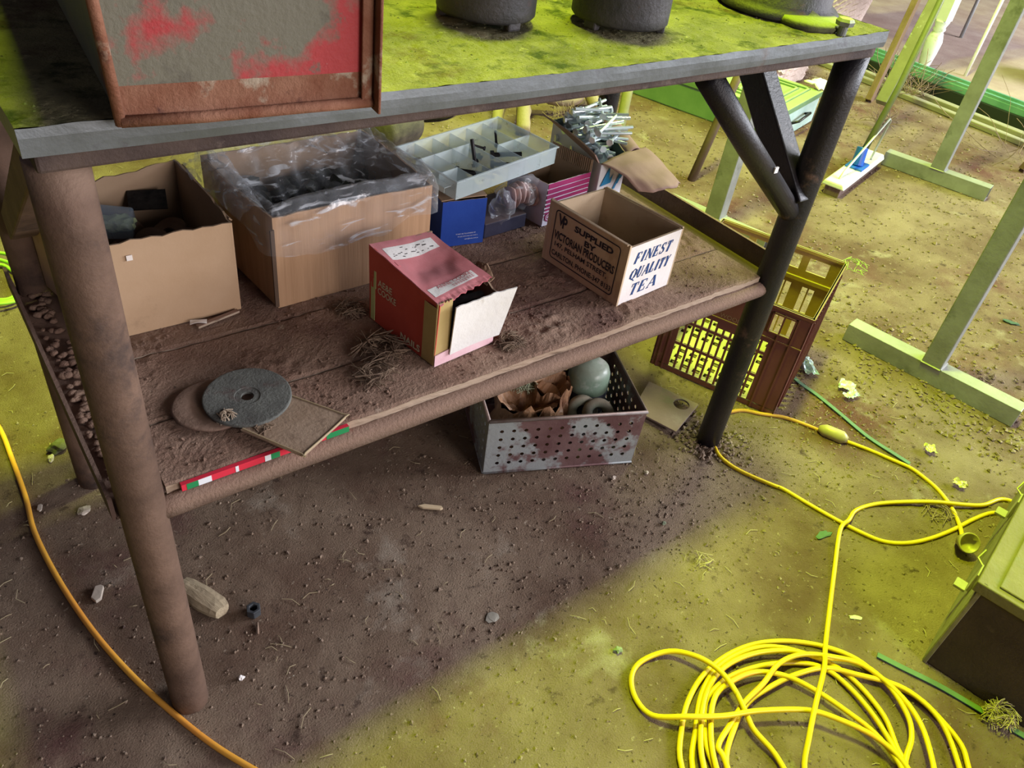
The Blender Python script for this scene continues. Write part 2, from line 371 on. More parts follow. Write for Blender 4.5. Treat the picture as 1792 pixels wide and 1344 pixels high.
# clamp bolt at the front edge of the top
M_knob = mat('bolt_grey', (.13,.14,.13), (.22,.23,.20), scale=60, rough=.6, metal=.3, dust=.7, dustcol=(.30,.30,.17))
g = MB().at(1.068,-.030,.90); g.lathe([(0,0),(.007,0),(.007,.026),(0,.026)], n=14); cbo = obj('clamp_bolt', g, M_knob, wb)
g = MB().at(1.068,-.030,.90); g.lathe([(0,.024),(.013,.024),(.014,.030),(.011,.034),(0,.035)], n=6); obj('bolt_head', g, M_knob, cbo)

# ---------------------------------------------------------------- rusty red steel chest on the bench
M_redpaint = mat('worn_red_paint', (.15,.14,.105), (.36,.045,.048), scale=9, rough=.6, bump=.3, bscale=130, contrast=(.50,.58),
    spots=(((.12,.11,.085), 15, .55, .60), ((.42,.36,.33), 60, .71, .75)))
M_redrust = mat('rust_rim', (.17,.062,.034), (.25,.12,.075), scale=24, rough=.85, bump=.5, bscale=160, spots=(((.34,.27,.20), 20, .58, .66), ((.10,.04,.03), 30, .62, .7)))
M_oldgreen = mat('faded_green_side', (.20,.19,.12), (.14,.15,.11), scale=9, rough=.7, bump=.3, spots=(((.22,.10,.06), 8, .56, .66),))
ch = empty('steel_chest', (.045,-.058,.913), R(-5.4), 'rusty steel chest with flaking red paint standing on the left end of the workbench top', 'chest')
W_, B_, H_ = .212, .46, .24
g = MB(); fl = .012
g.add([(0,0,.030),(W_,0,.030),(W_+.001,-.003,H_),(-fl,-.003,H_)], [(0,1,2,3)], 0)
g.add([(0,0,.0),(W_,0,.0),(W_,0,.030),(0,0,.030)], [(0,1,2,3)], 1)
g.add([(0,0,0),(0,B_,0),(-fl,B_,H_),(-fl,-.003,H_)], [(0,3,2,1)], 2)
g.add([(W_,0,0),(W_,B_,0),(W_+.001,B_,H_),(W_+.001,-.003,H_)], [(0,1,2,3)], 1)
g.add([(0,B_,0),(W_,B_,0),(W_,B_,H_),(-fl,B_,H_)], [(3,2,1,0)], 1); g.add([(0,0,0),(W_,0,0),(W_,B_,0),(0,B_,0)], [(0,3,2,1)], 1)
obj('body', g, [M_redpaint, M_redrust, M_oldgreen], ch)
g = MB(); g.bar((W_+.001,-.007,-.004),(W_+.002,-.010,H_),.003,.016,up=(0,1,0)); g.bar((W_-.007,-.0035,.004),(W_-.006,-.0065,H_),.010,.003,up=(0,1,0)); obj('corner_flange', g, M_redrust, ch, bevel=.001)
g = MB(); g.tube([(-.001,-.001,0),(-fl*.5,-.003,H_*.5),(-fl,-.004,H_)], .0045, n=8); obj('corner_seam', g, M_redrust, ch, smooth=True)
g = MB(); g.tube([(-.001,-.002,.003),(W_*.3,-.003,.002),(W_*.7,-.003,.003),(W_,-.002,.003)], .005, n=8); obj('bottom_seam', g, M_redrust, ch, smooth=True)

# ---------------------------------------------------------------- cast iron cylinders on the bench
M_iron = mat('old_cast_iron', (.032,.030,.034), (.060,.052,.056), scale=14, rough=.6, bump=.5, bscale=120, metal=.2, spec=.5, spots=(((.13,.13,.06), 9, .60, .74), ((.09,.05,.04), 24, .62, .72)))
def barrel(x, y, r, h, lab, rz=0, grp=None):
    g = MB(); g.lathe([(0,.009),(r*.95,.007),(r,.011),(r*1.0,.02),(r*.985,h*.6),(r*1.0,h-.01),(r*.96,h),(r*.60,h),(r*.58,h-.02),(0,h-.02)], n=44, wob=.015)
    o = obj('iron_cylinder', g, M_iron, None, smooth=True, label=lab, cat='iron cylinder', loc=(x, y, .909), rz=rz, group=grp)
    for a in (20, 140, 262):
        g = MB(); q = R(a); c, s_ = math.cos(q), math.sin(q)
        g.bar((r*.88*c-.010*s_, r*.88*s_+.010*c, .010), (r*.88*c+.010*s_, r*.88*s_-.010*c, .010), .012, .022)
        obj('foot', g, M_iron, o, bevel=.003)
    return o
barrel(.549,.160,.064,.17, 'black cast iron cylinder standing on the bench top just right of the red chest', R(10))
barrel(.728,.098,.066,.17, 'black cast iron cylinder near the middle of the bench top, right of its twin', R(50))
barrel(.880,.245,.055,.12, 'brownish iron cylinder partly hidden behind the middle black cylinder on the bench')
barrel(.640,.270,.045,.12, 'small mossy iron piece seen between the two black cylinders on the bench')
g = MB(); g.lathe([(.0,.0),(.090,0),(.098,.006),(.090,.014),(.080,.02),(.078,.12),(.072,.15),(0,.15)], n=44)
o = obj('iron_drum', g, M_iron, None, smooth=True, label='wide dark iron drum on the right end of the bench top', cat='iron drum', loc=(1.085,.105,.909))
g = MB(); g.lathe([(.0,.0),(.050,0),(.054,.008),(.048,.014),(.015,.016),(0,.022)], n=30)
obj('rusty_lid', g, mat('mossy_iron', (.07,.065,.045), (.16,.17,.07), scale=30, rough=.9, bump=.6, dust=.8, dustcol=(.24,.26,.10)), None, smooth=True, label='small round mossy lid on the bench top beside the bolt and wide drum', cat='lid', loc=(1.065,.030,.908))
g = MB(); rd = random.Random(5)
for k in range(1500):
    cx, cy, rr = rd.choice(((.549,.155,.09),(.728,.095,.09),(1.06,.09,.14),(.66,.25,.12),(.88,.22,.1)))
    a = rd.uniform(0,6.28); d = abs(rd.gauss(rr*.8, rr*.3)); x, y = cx+d*math.cos(a), cy+d*math.sin(a)
    if y < -.035 or x > 1.18: continue
    crumb(g, x, y, .9105+sag(x), rd.uniform(.001,.0034), rd)
for k in range(2600):
    x, y = rd.uniform(-.02,1.175), rd.uniform(-.03,.5)
    if .03 < x < .27 and y > -.05: continue
    if noise.noise(Vector((x*9,y*9,1))) > rd.uniform(-.5,.4): crumb(g, x, y, .9115+sag(x), rd.uniform(.0008,.0022), rd)
obj('moss_and_debris', g, mat('dark_moss', (.09,.07,.045), (.13,.15,.05), scale=40, rough=.95, bump=.4), kind='stuff', label='dark crumbly moss and dirt on the bench top, thickest around the iron cylinders', cat='moss')

# ---------------------------------------------------------------- cartons and boxes on the shelf
SZ = .4515
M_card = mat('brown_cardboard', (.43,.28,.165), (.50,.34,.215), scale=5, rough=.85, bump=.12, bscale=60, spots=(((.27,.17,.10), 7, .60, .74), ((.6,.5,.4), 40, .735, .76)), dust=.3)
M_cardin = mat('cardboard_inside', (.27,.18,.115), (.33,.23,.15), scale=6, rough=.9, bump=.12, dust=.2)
M_cardrib = mat('ribbed_cardboard', (.46,.285,.165), (.36,.215,.12), scale=14, rough=.85, bump=.3, bscale=30, stretch=(4,4,.15), dust=.2)
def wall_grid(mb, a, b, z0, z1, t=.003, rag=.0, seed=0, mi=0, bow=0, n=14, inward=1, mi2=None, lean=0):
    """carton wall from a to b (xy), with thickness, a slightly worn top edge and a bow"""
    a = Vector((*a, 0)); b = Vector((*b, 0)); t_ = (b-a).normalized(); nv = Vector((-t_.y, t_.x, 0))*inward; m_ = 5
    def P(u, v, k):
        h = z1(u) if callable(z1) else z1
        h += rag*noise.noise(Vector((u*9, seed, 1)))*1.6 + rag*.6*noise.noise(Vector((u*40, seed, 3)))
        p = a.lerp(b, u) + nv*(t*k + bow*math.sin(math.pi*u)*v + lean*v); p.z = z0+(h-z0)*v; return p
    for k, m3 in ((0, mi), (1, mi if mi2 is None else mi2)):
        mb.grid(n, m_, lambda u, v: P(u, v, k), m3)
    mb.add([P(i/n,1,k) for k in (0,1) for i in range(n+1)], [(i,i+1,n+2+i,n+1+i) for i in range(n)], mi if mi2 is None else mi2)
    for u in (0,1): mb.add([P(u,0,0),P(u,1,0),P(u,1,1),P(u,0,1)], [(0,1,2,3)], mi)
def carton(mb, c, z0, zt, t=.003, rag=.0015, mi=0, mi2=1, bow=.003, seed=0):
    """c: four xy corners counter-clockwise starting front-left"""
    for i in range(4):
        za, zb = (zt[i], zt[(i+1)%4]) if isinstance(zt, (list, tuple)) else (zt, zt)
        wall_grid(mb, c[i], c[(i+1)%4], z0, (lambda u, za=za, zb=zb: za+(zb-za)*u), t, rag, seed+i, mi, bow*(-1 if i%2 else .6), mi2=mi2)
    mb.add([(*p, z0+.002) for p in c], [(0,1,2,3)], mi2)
# 1: open carton behind the left leg
g = MB(); c1 = [(.052,.318),(.247,.316),(.243,.545),(.012,.500)]
carton(g, c1, SZ-.001, [.600,.600,.603,.597], rag=.003, bow=.004, seed=3)
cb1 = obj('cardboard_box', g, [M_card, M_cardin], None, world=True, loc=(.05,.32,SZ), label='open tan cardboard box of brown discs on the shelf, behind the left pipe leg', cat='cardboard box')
g = MB(); g.grid(8, 4, lambda u, v: (.248+.004*v, .33+.20*u, .600-.004*v-.006*math.sin(3*u)*v)); obj('flap_stub', g, M_cardin, cb1, world=True, solid=.002)
# brown abrasive discs inside
M_disc = mat('brown_resin_disc', (.10,.055,.042), (.15,.09,.07), scale=40, rough=.7, bump=.3, dust=.25)
proto = None; rd = random.Random(21)
spots_ = []
for k in range(30):
    spots_.append((rd.uniform(.085,.215), rd.uniform(.355,.48), SZ+.020+.0022*k*rd.uniform(.6,1.1), rd.uniform(-.9,.9), rd.uniform(-.7,.7)))
for k, (x, y, z, ax, ay) in enumerate(spots_):
    if proto is None:
        g = MB(); g.lathe([(.008,0),(.024,0),(.025,.001),(.024,.0022),(.009,.0026),(.008,.001)], n=20, closed=True)
        o = proto = obj('abrasive_disc', g, M_disc, None)
    else: o = proto.copy(); COL.objects.link(o)
    o.location = (x, y, min(z, SZ+.078)); o.rotation_euler = (ax, ay, rd.uniform(0,3))
    tag(o, 'small brown abrasive disc heaped in the tan box behind the left leg', 'disc', 'brown abrasive discs in the tan box')
M_clear = mat('clear_film', (.75,.80,.85), rough=.18, alpha=.30, bump=.25, bscale=40, spec=.8)
M_greenwad = mat('green_tissue', (.28,.36,.18), (.45,.52,.30), scale=40, rough=.8, bump=.6)
pk = empty('plastic_packet', (.112,.462,SZ+.105), R(-25), 'clear plastic packet with crumpled green wad inside, lying in the tan box', 'plastic packet')
g = MB(); g.blob((.012,.0,.0), .022, amp=.5, sub=3, sq=(1.1,.8,.6), seed=4, fr=2.5); obj('green_wad', g, M_greenwad, pk)
g = MB(); g.hexa([(-.036,-.024,-.016),(.036,-.026,-.014),(.034,.024,-.012),(-.034,.022,-.014),(-.030,-.022,.016),(.030,-.020,.010),(.034,.018,.018),(-.028,.022,.022)]); obj('film', g, mat('bluish_film', (.25,.32,.40), rough=.15, alpha=.45, bump=.2, spec=.8), pk, bevel=.003)
g = MB().at(.180,.500,SZ+.112, rz=R(-15), rx=R(28)); g.box(-.028,-.018,-.001,.028,.018,.0015); obj('dark_card', g, M_darksteel, None, label='flat dark square card leaning at the back of the tan box', cat='card')
g = MB(); g.box(-.004,-.0008,-.004,.004,.0,.004); obj('white_chip', g, mat('white_chip', (.8,.72,.66), bump=0), cb1).matrix_local = Matrix.Translation((.052,-.003,.125))

# 2: carton with plastic liner
g = MB(); c2 = [(.298,.293),(.578,.300),(.579,.545),(.280,.535)]
carton(g, c2, SZ-.001, .608, rag=.002, bow=.004, seed=9)
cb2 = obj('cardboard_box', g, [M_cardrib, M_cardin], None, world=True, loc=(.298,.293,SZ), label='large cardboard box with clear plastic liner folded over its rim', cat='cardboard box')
g = MB(); g.bar((.2955,.2905,SZ+.004),(.2955,.2905,.59),.006,.004); obj('corner_crease', g, mat('dark_edge', (.10,.065,.045), bump=.1), cb2, world=True)
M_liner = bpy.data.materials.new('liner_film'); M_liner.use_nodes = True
def film(m, col, a, r_, bs):
    nt = m.node_tree; N = nt.nodes; L = nt.links; N.clear(); out = N.new('ShaderNodeOutputMaterial')
    tr = N.new('ShaderNodeBsdfTransparent'); gl = N.new('ShaderNodeBsdfPrincipled'); gl.inputs['Base Color'].default_value = (*col,1); gl.inputs['Roughness'].default_value = r_
    gl.inputs['Specular IOR Level'].default_value = 1.0
    mx = N.new('ShaderNodeMixShader'); lw = N.new('ShaderNodeLayerWeight'); lw.inputs[0].default_value = .35
    tc = N.new('ShaderNodeTexCoord'); nz = N.new('ShaderNodeTexNoise'); nz.inputs['Scale'].default_value = bs; nz.inputs['Detail'].default_value = 5; L.new(tc.outputs['Object'], nz.inputs['Vector'])
    mr = N.new('ShaderNodeMapRange'); mr.inputs['From Min'].default_value = .35; mr.inputs['From Max'].default_value = .7; mr.inputs['To Min'].default_value = a*.5; mr.inputs['To Max'].default_value = a*1.4; L.new(nz.outputs[0], mr.inputs[0])
    ad = N.new('ShaderNodeMath'); ad.operation = 'MULTIPLY_ADD'; ad.use_clamp = True; L.new(lw.outputs['Facing'], ad.inputs[0]); ad.inputs[1].default_value = .30; 
    n2 = N.new('ShaderNodeTexNoise'); n2.inputs['Scale'].default_value = 34; n2.inputs['Detail'].default_value = 3; n2.inputs['Distortion'].default_value = 1.2  # whitish crease streaks; they also stand in for reflected highlights, painted into the opacity
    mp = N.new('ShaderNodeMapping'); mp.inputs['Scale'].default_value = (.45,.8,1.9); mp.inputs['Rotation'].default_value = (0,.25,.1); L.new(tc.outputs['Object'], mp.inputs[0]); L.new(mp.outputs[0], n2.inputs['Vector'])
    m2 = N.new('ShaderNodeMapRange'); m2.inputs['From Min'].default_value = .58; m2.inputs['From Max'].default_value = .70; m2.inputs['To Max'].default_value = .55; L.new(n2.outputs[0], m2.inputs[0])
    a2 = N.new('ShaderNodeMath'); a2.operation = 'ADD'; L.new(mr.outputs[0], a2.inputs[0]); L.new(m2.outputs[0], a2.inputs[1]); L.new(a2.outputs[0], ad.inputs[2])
    bp = N.new('ShaderNodeBump'); bp.inputs['Strength'].default_value = .8; bp.inputs['Distance'].default_value = .006; L.new(nz.outputs[0], bp.inputs['Height']); L.new(bp.outputs[0], gl.inputs['Normal'])
    L.new(ad.outputs[0], mx.inputs[0]); L.new(tr.outputs[0], mx.inputs[1]); L.new(gl.outputs[0], mx.inputs[2]); L.new(mx.outputs[0], out.inputs[0])
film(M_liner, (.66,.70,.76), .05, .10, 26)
g = MB()
per = []
cc = [Vector((*p,0)) for p in c2]; cen = sum(cc, Vector())/4
for i in range(4):
    for k in range(44): per.append((cc[i].lerp(cc[(i+1)%4], k/44), i, k/44))
prof = [(-.030,-.085),(-.024,-.055),(-.018,-.025),(-.010,.000),(-.004,.014),(.003,.010),(.006,-.004),(.0065,-.022),(.006,-.042),(.0065,-.058)]
n_ = len(per); vs = []
for j, (p, i, u) in enumerate(per):
    d = (p-cen); d.z = 0
    nrm = Vector(((0,-1),(1,0),(0,1),(-1,0))[i]).to_3d()
    if u == 0: nrm = d.normalized()
    for k, (o_, h) in enumerate(prof):
        q = Vector((p.x*18, p.y*18, 0))
        wr = noise.noise(q+Vector((0,0,k*.55)))*1.0 + .6*noise.noise(q*3+Vector((0,0,k*.8)))
        amp = .010 if k < 5 else .0025
        up = (.006+.020*max(0, noise.noise(Vector((j*.09, 3, 0))))) if 2 < k < 6 else 0
        if i == 0: up = up*.7 + (.010 if 2 < k < 6 else 0)*math.sin(math.pi*u)
        drop = (-.012*math.sin(j*.11)+.012*noise.noise(Vector((j*.12,8,0)))) if k == 9 else 0
        vs.append(Vector((p.x, p.y, .608)) + nrm*(o_ + amp*wr + (.004 if k>5 else 0)) + Vector((0,0,h+up+drop+.004*wr)))
K = len(prof)
g.add(vs, [(j*K+k, ((j+1)%n_)*K+k, ((j+1)%n_)*K+k+1, j*K+k+1) for j in range(n_) for k in range(K-1)])
# the liner's loose sheet standing up at the back right and along the left rim
def sheetR(u, v):
    x = .590-.17*u; y = .335+.24*u
    return (x+.016*noise.noise(Vector((u*5,v*4,2))), y+.02*noise.noise(Vector((u*4,v*5,7))), .600+.055*v*(.35+.65*math.sin(math.pi*min(1,u*.9+.1))) + .012*noise.noise(Vector((u*9,v*3,4))))
g.grid(30, 12, sheetR)
def sheetB(u, v):
    return (.285+.29*u, .525-.10*(1-v)+.02*noise.noise(Vector((u*9,v*4,5))), .565+.075*v+.018*noise.noise(Vector((u*12,v*5,1))))
g.grid(40, 12, sheetB)
def sheetL(u, v):
    return (.285+.045*math.cos(v*2.8)*(.5+.5*u)-.01, .30+.235*u, .600+.028*math.sin(v*2.8)+.008*noise.noise(Vector((u*14,v*5,3))))
g.grid(40, 12, sheetL)
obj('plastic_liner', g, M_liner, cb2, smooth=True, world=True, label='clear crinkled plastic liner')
g = MB(); rd = random.Random(31)
for k in range(150): g.blob((rd.uniform(.315,.56), rd.uniform(.325,.51), SZ+rd.uniform(.075,.115)), rd.uniform(.007,.017), amp=.6, sub=1, seed=k, fr=2)
g.box(.31,.31,SZ+.003,.565,.52,SZ+.08)
obj('dark_scraps', g, mat('black_scraps', (.012,.013,.012), (.035,.04,.035), scale=60, rough=.5, bump=.3), kind='stuff', label='black greasy scraps filling the plastic-lined cardboard box', cat='scraps')

# 3: torn red nail box
M_nred = mat('nail_box_red', (.46,.060,.040), (.54,.085,.058), scale=8, rough=.6, bump=.15, bscale=50, spots=(((.25,.05,.035), 10, .60, .72), ((.50,.20,.15), 60, .70, .74)))
M_npink = mat('faded_red_lid', (.50,.10,.12), (.58,.19,.22), scale=8, rough=.55, bump=.2, bscale=40, dust=.25, dlo=.8, dustcol=(.55,.35,.33))
M_white = mat('worn_white_board', (.66,.63,.60), (.74,.72,.70), scale=9, rough=.7, bump=.2, spots=(((.42,.36,.28), 12, .60, .72), ((.2,.17,.14), 50, .70, .74)))
M_olive = mat('olive_tape', (.38,.27,.10), (.46,.34,.15), scale=10, rough=.6, bump=.1)
M_cream = mat('cream_print', (.66,.60,.42), bump=0, rough=.6); M_stripe = mat('pale_green_stripe', (.50,.56,.24), bump=0, rough=.6)
M_ink = mat('dark_ink', (.045,.035,.035), bump=0, rough=.6); M_redink = mat('red_ink', (.40,.05,.06), bump=0)
fl_, fr_, br_, bl_ = Vector((.436,.052,0)), Vector((.552,.064,0)), Vector((.525,.215,0)), Vector((.413,.206,0))
hf, hb = .560, .583
nb = empty('nail_box', (.436,.052,SZ), 0, 'battered red cardboard nail box with torn white end, at the front of the shelf', 'cardboard box')
g = MB()
g.hexa([(.413,.206,SZ),(.436,.052,SZ),(.438,.053,SZ),(.415,.207,SZ),(.411,.208,hb),(.438,.050,hf),(.440,.051,hf),(.413,.209,hb)], 0)
ed = Vector((.438-.411,.050-.208,hf-hb))
wall_grid(g, (.525,.215), (.413,.206), SZ, .578, mi=0, mi2=1, rag=.003, seed=2)
wall_grid(g, (.552,.064), (.525,.215), SZ, lambda u: .545+.02*u, mi=0, mi2=1, rag=.006, seed=5, bow=-.004)
g.add([(.436,.052,SZ+.001),(.552,.064,SZ+.001),(.525,.215,SZ+.001),(.413,.206,SZ+.001)], [(0,1,2,3)], 1)
# face frame of the left side: u from back to front, v up
def side_M(u, v, off=.0006):
    o0 = Vector((.413,.206,SZ)); ux = Vector((.023,-.154,0)); L0 = ux.length; ux.normalize(); uz = Vector((0,0,1)); nz = ux.cross(uz)
    m = Matrix((( ux.x, uz.x, nz.x, 0), (ux.y, uz.y, nz.y, 0), (ux.z, uz.z, nz.z, 0), (0,0,0,1)))
    m.translation = o0 + ux*(u*L0) + uz*v + nz*off; return m
g.M = side_M(0, 0, .0004); g.box(.003,.002,-.0002,.013,.095,.0004, 3)
g.box(.0105,.062,.0003,.0155,.0925,.0008, 3); g.box(.0045,.062,.0003,.009,.083,.0009, 0); g.M = Matrix.Identity(4)
g.text('AE&E', .012, side_M(.13,.071,.0009), 2, bold=.0002, width=.034, height=.0115)
g.text('COOKE', .012, side_M(.13,.057,.0009), 2, bold=.0002, width=.044, height=.0115)
g.text('NAILS', .016, side_M(.50,.006,.0009), 2, bold=.0004, width=.046, height=.0125)
g.M = side_M(0,0,.0003); g.box(.128,.001,0,.1555,.103,.0005, 4); g.M = Matrix.Identity(4)
obj('box_body', g, [M_nred, M_cardin, M_cream, M_stripe, M_olive], nb, world=True)
# dented lid
def lidP(u, v):   # u left->right, v back->front
    a = Vector((.411,.208,hb)).lerp(Vector((.438,.050,hf)), v); b = Vector((.522,.214,.577)).lerp(Vector((.548,.078,.563)), v)
    p = a.lerp(b, u); dent = .016*math.sin(math.pi*min(1,u*.95))*math.exp(-((v-.42)/.26)**2)*(1.15-u*.6)
    p.z += -dent + .0015*noise.noise(Vector((u*6,v*6,2))) - (.003 if v > .93 else 0)*abs(noise.noise(Vector((u*20,1,1))))
    if v > .97: p.y += .004*noise.noise(Vector((u*14,3,3)))
    return p
g = MB(); g.grid(30, 40, lidP, 0)
def on_lid(u0, v0, u1, v1, mi, off=.0008): g.grid(14, 8, lambda a, b: lidP(u0+(u1-u0)*a, v0+(v1-v0)*b)+Vector((0,0,off)), mi)
on_lid(.08,.30,.12,.36,0)
lid = obj('lid', g, [M_npink], nb, world=True, solid=.0016, label='dented faded red lid with two white labels')
rd = random.Random(3)
g = MB(); on_lid(.10,.10,.90,.26,0,.0012)
for k in range(26):
    u = .16+.66*rd.random(); v = .12+.11*rd.random(); on_lid(u, v, u+rd.uniform(.01,.05), v+.008, 1, .0016)
obj('paper_label', g, [M_white, M_ink], lid, world=True, label='worn white label at the back of the lid')
g = MB(); on_lid(.06,.78,.86,.90,0,.0012)
tt = MB(); tt.text('ANNE COOKE', .01, Matrix.Identity(4), 2, width=.62, height=.05)
g.add([lidP(.20+p.x, .83-p.y)+Vector((0,0,.0018)) for p in tt.v], tt.f, 1)
for row in range(3):
    for k in range(9):
        u = .42+.045*k; v = .845+.014*row; on_lid(u, v, u+.03, v+.006, 1, .0016)
obj('paper_label', g, [M_white, M_redink], lid, world=True, label='white label with red print at the front of the lid')
g = MB(); wall_grid(g, (.436,.052), (.4635,.055), SZ, .5615, mi=0, mi2=1, rag=.002, seed=8); obj('side_flap', g, [M_olive, M_cardin], nb, world=True, label='olive taped end strip')
g = MB()
g.grid(18, 14, lambda u, v: Vector((.462,.050,SZ+.014)).lerp(Vector((.555,.052,SZ+.02)), u) + Vector((.018*u*v, -.006*v+.003*math.sin(3*u), .088*v*(1-.02*u) + .003*noise.noise(Vector((u*7,5,0)))*v)))
obj('end_flap', g, M_white, nb, world=True, solid=.002, label='torn white end flap')
g = MB(); g.grid(10, 3, lambda u, v: Vector((.436,.0515,SZ)).lerp(Vector((.552,.0635,SZ)), u) + Vector((0,-.0012,.020*v+.012*u*v))); obj('bottom_strip', g, mat('pale_pink_board', (.62,.36,.40), (.70,.50,.52), scale=20, bump=.1), nb, world=True, solid=.0015)
g = MB(); g.grid(10, 8, lambda u, v: Vector((.545,.085,.545)).lerp(Vector((.540,.125,.552)), u) + Vector((.014*v, 0, .022*v*(1-abs(u-.5))+.003*noise.noise(Vector((u*6,v*6,1)))))); obj('torn_flap', g, M_cardin, nb, world=True, solid=.002)
g = MB(); g.box(.45,.075,.535,.535,.085,.540); g.box(.445,.08,SZ+.003,.535,.19,.52); obj('dark_nails', g, M_darksteel, None, kind='stuff', label='dark nails filling the torn red nail box', cat='nails')

# 4: tea box
M_tea = mat('thin_wood_tea', (.50,.36,.23), (.58,.45,.31), scale=10, rough=.75, bump=.15, bscale=60, stretch=(1,1,.4), spots=(((.30,.19,.11), 8, .62, .74), ((.22,.14,.09), 60, .68, .74)), dust=.2)
M_teain = mat('thin_wood_inside', (.46,.33,.21), (.54,.42,.29), scale=9, rough=.8, bump=.2, spots=(((.28,.20,.13), 6, .55, .7),), dust=.3)
M_teaw = mat('whitened_wood', (.68,.62,.60), (.76,.72,.70), scale=12, rough=.7, bump=.15, spots=(((.50,.42,.36), 9, .62, .72),))
M_teablk = mat('black_stencil', (.028,.024,.032), bump=0, rough=.6); M_blue = mat('blue_stencil', (.025,.06,.19), bump=0, rough=.6)
tf, tr_, tb_, tl = Vector((.808,.049,SZ)), Vector((.951,.062,SZ)), Vector((.928,.246,SZ)), Vector((.793,.238,SZ))
TH = .115
tb = empty('tea_box', (.808,.049,SZ), 0, 'small wooden tea box with stencilled lettering, at the right front of the shelf', 'wooden box')
def wall(mb, a, b, h, t, mi, mi2, e0=0, e1=0):
    d = (b-a).normalized(); n = Vector((-d.y, d.x, 0)); a = a-d*e0; b = b+d*e1; up = Vector((0,0,h))
    p = [a, b, b+n*t, a+n*t, a+up, b+up, b+n*t+up, a+n*t+up]
    mb.add(p, [(0,1,5,4)], mi); mb.add(p, [(0,3,2,1),(4,5,6,7),(1,2,6,5),(2,3,7,6),(3,0,4,7)], mi2)
def face_M(a, b, u, v, off=.0006):
    ux = (b-a).normalized(); uz = Vector((0,0,1)); nz = ux.cross(uz)
    m = Matrix(((ux.x, uz.x, nz.x, 0), (ux.y, uz.y, nz.y, 0), (0, 1, 0, 0), (0,0,0,1))); m.translation = a+ux*u+uz*v+nz*off; return m
g = MB(); wall(g, tf, tr_, TH, .004, 0, 1)
FS = (tr_-tf).length
# hand-built slanted roman letters: strokes (x0,y0,x1,y1,width) on a unit body
GL = {'F':[(.2,0,.2,1,.2),(.2,.95,.85,.95,.07),(.2,.5,.62,.5,.07),(.85,.72,.85,.98,.06),(.05,.02,.4,.02,.05),(.62,.38,.62,.62,.05)],
 'I':[(.5,0,.5,1,.2),(.3,.02,.7,.02,.05),(.3,.98,.7,.98,.05)], 'N':[(.15,0,.15,1,.07),(.85,0,.85,1,.07),(.15,1,.85,0,.2),(0,.02,.32,.02,.05),(.7,.98,1,.98,.05),(0,.98,.2,.98,.05)],
 'E':[(.2,0,.2,1,.2),(.2,.96,.85,.96,.07),(.2,.5,.62,.5,.07),(.2,.04,.9,.04,.07),(.85,.74,.85,.98,.06),(.9,.02,.9,.28,.06),(.62,.38,.62,.62,.05)],
 'S':[(.82,.72,.82,.98,.06),(.8,.9,.5,.97,.08),(.5,.97,.2,.84,.1),(.2,.84,.25,.62,.14),(.25,.62,.75,.4,.18),(.75,.4,.8,.18,.14),(.8,.18,.5,.03,.1),(.5,.03,.18,.12,.08),(.16,.02,.16,.3,.06)],
 'T':[(.5,0,.5,1,.2),(.05,.96,.95,.96,.07),(.08,.72,.08,.98,.06),(.92,.72,.92,.98,.06),(.3,.02,.7,.02,.05)],
 'Q':[(.5,.98,.2,.8,.08),(.2,.8,.12,.5,.19),(.12,.5,.2,.2,.19),(.2,.2,.5,.03,.08),(.5,.03,.8,.2,.08),(.8,.2,.88,.5,.19),(.88,.5,.8,.8,.19),(.8,.8,.5,.98,.08),(.5,.1,.95,-.16,.1)],
 'U':[(.17,1,.17,.3,.2),(.17,.3,.4,.03,.12),(.4,.03,.7,.06,.08),(.7,.06,.85,.3,.08),(.85,.3,.85,1,.07),(0,.98,.36,.98,.05),(.7,.98,1,.98,.05)],
 'A':[(.12,0,.5,1,.07),(.5,1,.88,0,.2),(.25,.35,.72,.35,.06),(0,.02,.28,.02,.05),(.7,.02,1,.02,.05)],
 'L':[(.2,0,.2,1,.2),(.2,.04,.85,.04,.07),(.85,.02,.85,.3,.06),(.03,.98,.4,.98,.05)], 'Y':[(.5,0,.5,.5,.2),(.5,.5,.14,1,.2),(.5,.5,.88,1,.07),(.3,.02,.7,.02,.05),(0,.98,.3,.98,.05),(.74,.98,1,.98,.05)]}
def roman(mb, word, M, w_, h_, mi, slant=.28, gap=.18):
    wd = {'I':.5,'N':1.1,'Q':1.15,'A':1.1}; tot = sum(wd.get(c,.85)+gap for c in word)-gap; x = 0; sc = w_/tot; keep = mb.M; mb.M = keep @ M
    for c in word:
        cw = wd.get(c,.85)*sc
        for i, (x0,y0,x1,y1,t) in enumerate(GL[c]):
            p0 = Vector((x+x0*cw + y0*h_*slant, y0*h_, 0)); p1 = Vector((x+x1*cw + y1*h_*slant, y1*h_, 0))
            d = (p1-p0); n = Vector((-d.y, d.x, 0)).normalized()*t*h_*.55 if abs(d.x) > abs(d.y)*.9 else Vector((1,0,0))*t*h_*.62
            mb.add([p0-n, p1-n, p1+n, p0+n], [(0,1,2,3)], mi)
            if c in 'SQU':
                for q in (p0, p1): mb.add([(q.x+n.length*math.cos(a*.785), q.y+n.length*.6*math.sin(a*.785), 0) for a in range(8)], [tuple(range(8))], mi)
        x += cw+gap*sc
    mb.M = keep
roman(g, 'FINEST', face_M(tf, tr_, .020, .079), .096, .021, 2)
roman(g, 'QUALITY', face_M(tf, tr_, .016, .047), .106, .021, 2)
roman(g, 'TEA', face_M(tf, tr_, .026, .013), .074, .023, 2)
obj('end_panel', g, [M_teaw, M_tea, M_blue], tb, world=True, label='whitened end panel with blue lettering')
g = MB(); wall(g, tl, tf, TH+.004, .004, 0, 0, .004, 0)
SL = (tf-tl).length
def mk(u, v, off=.0006): return face_M(tl, tf, u, v, off)
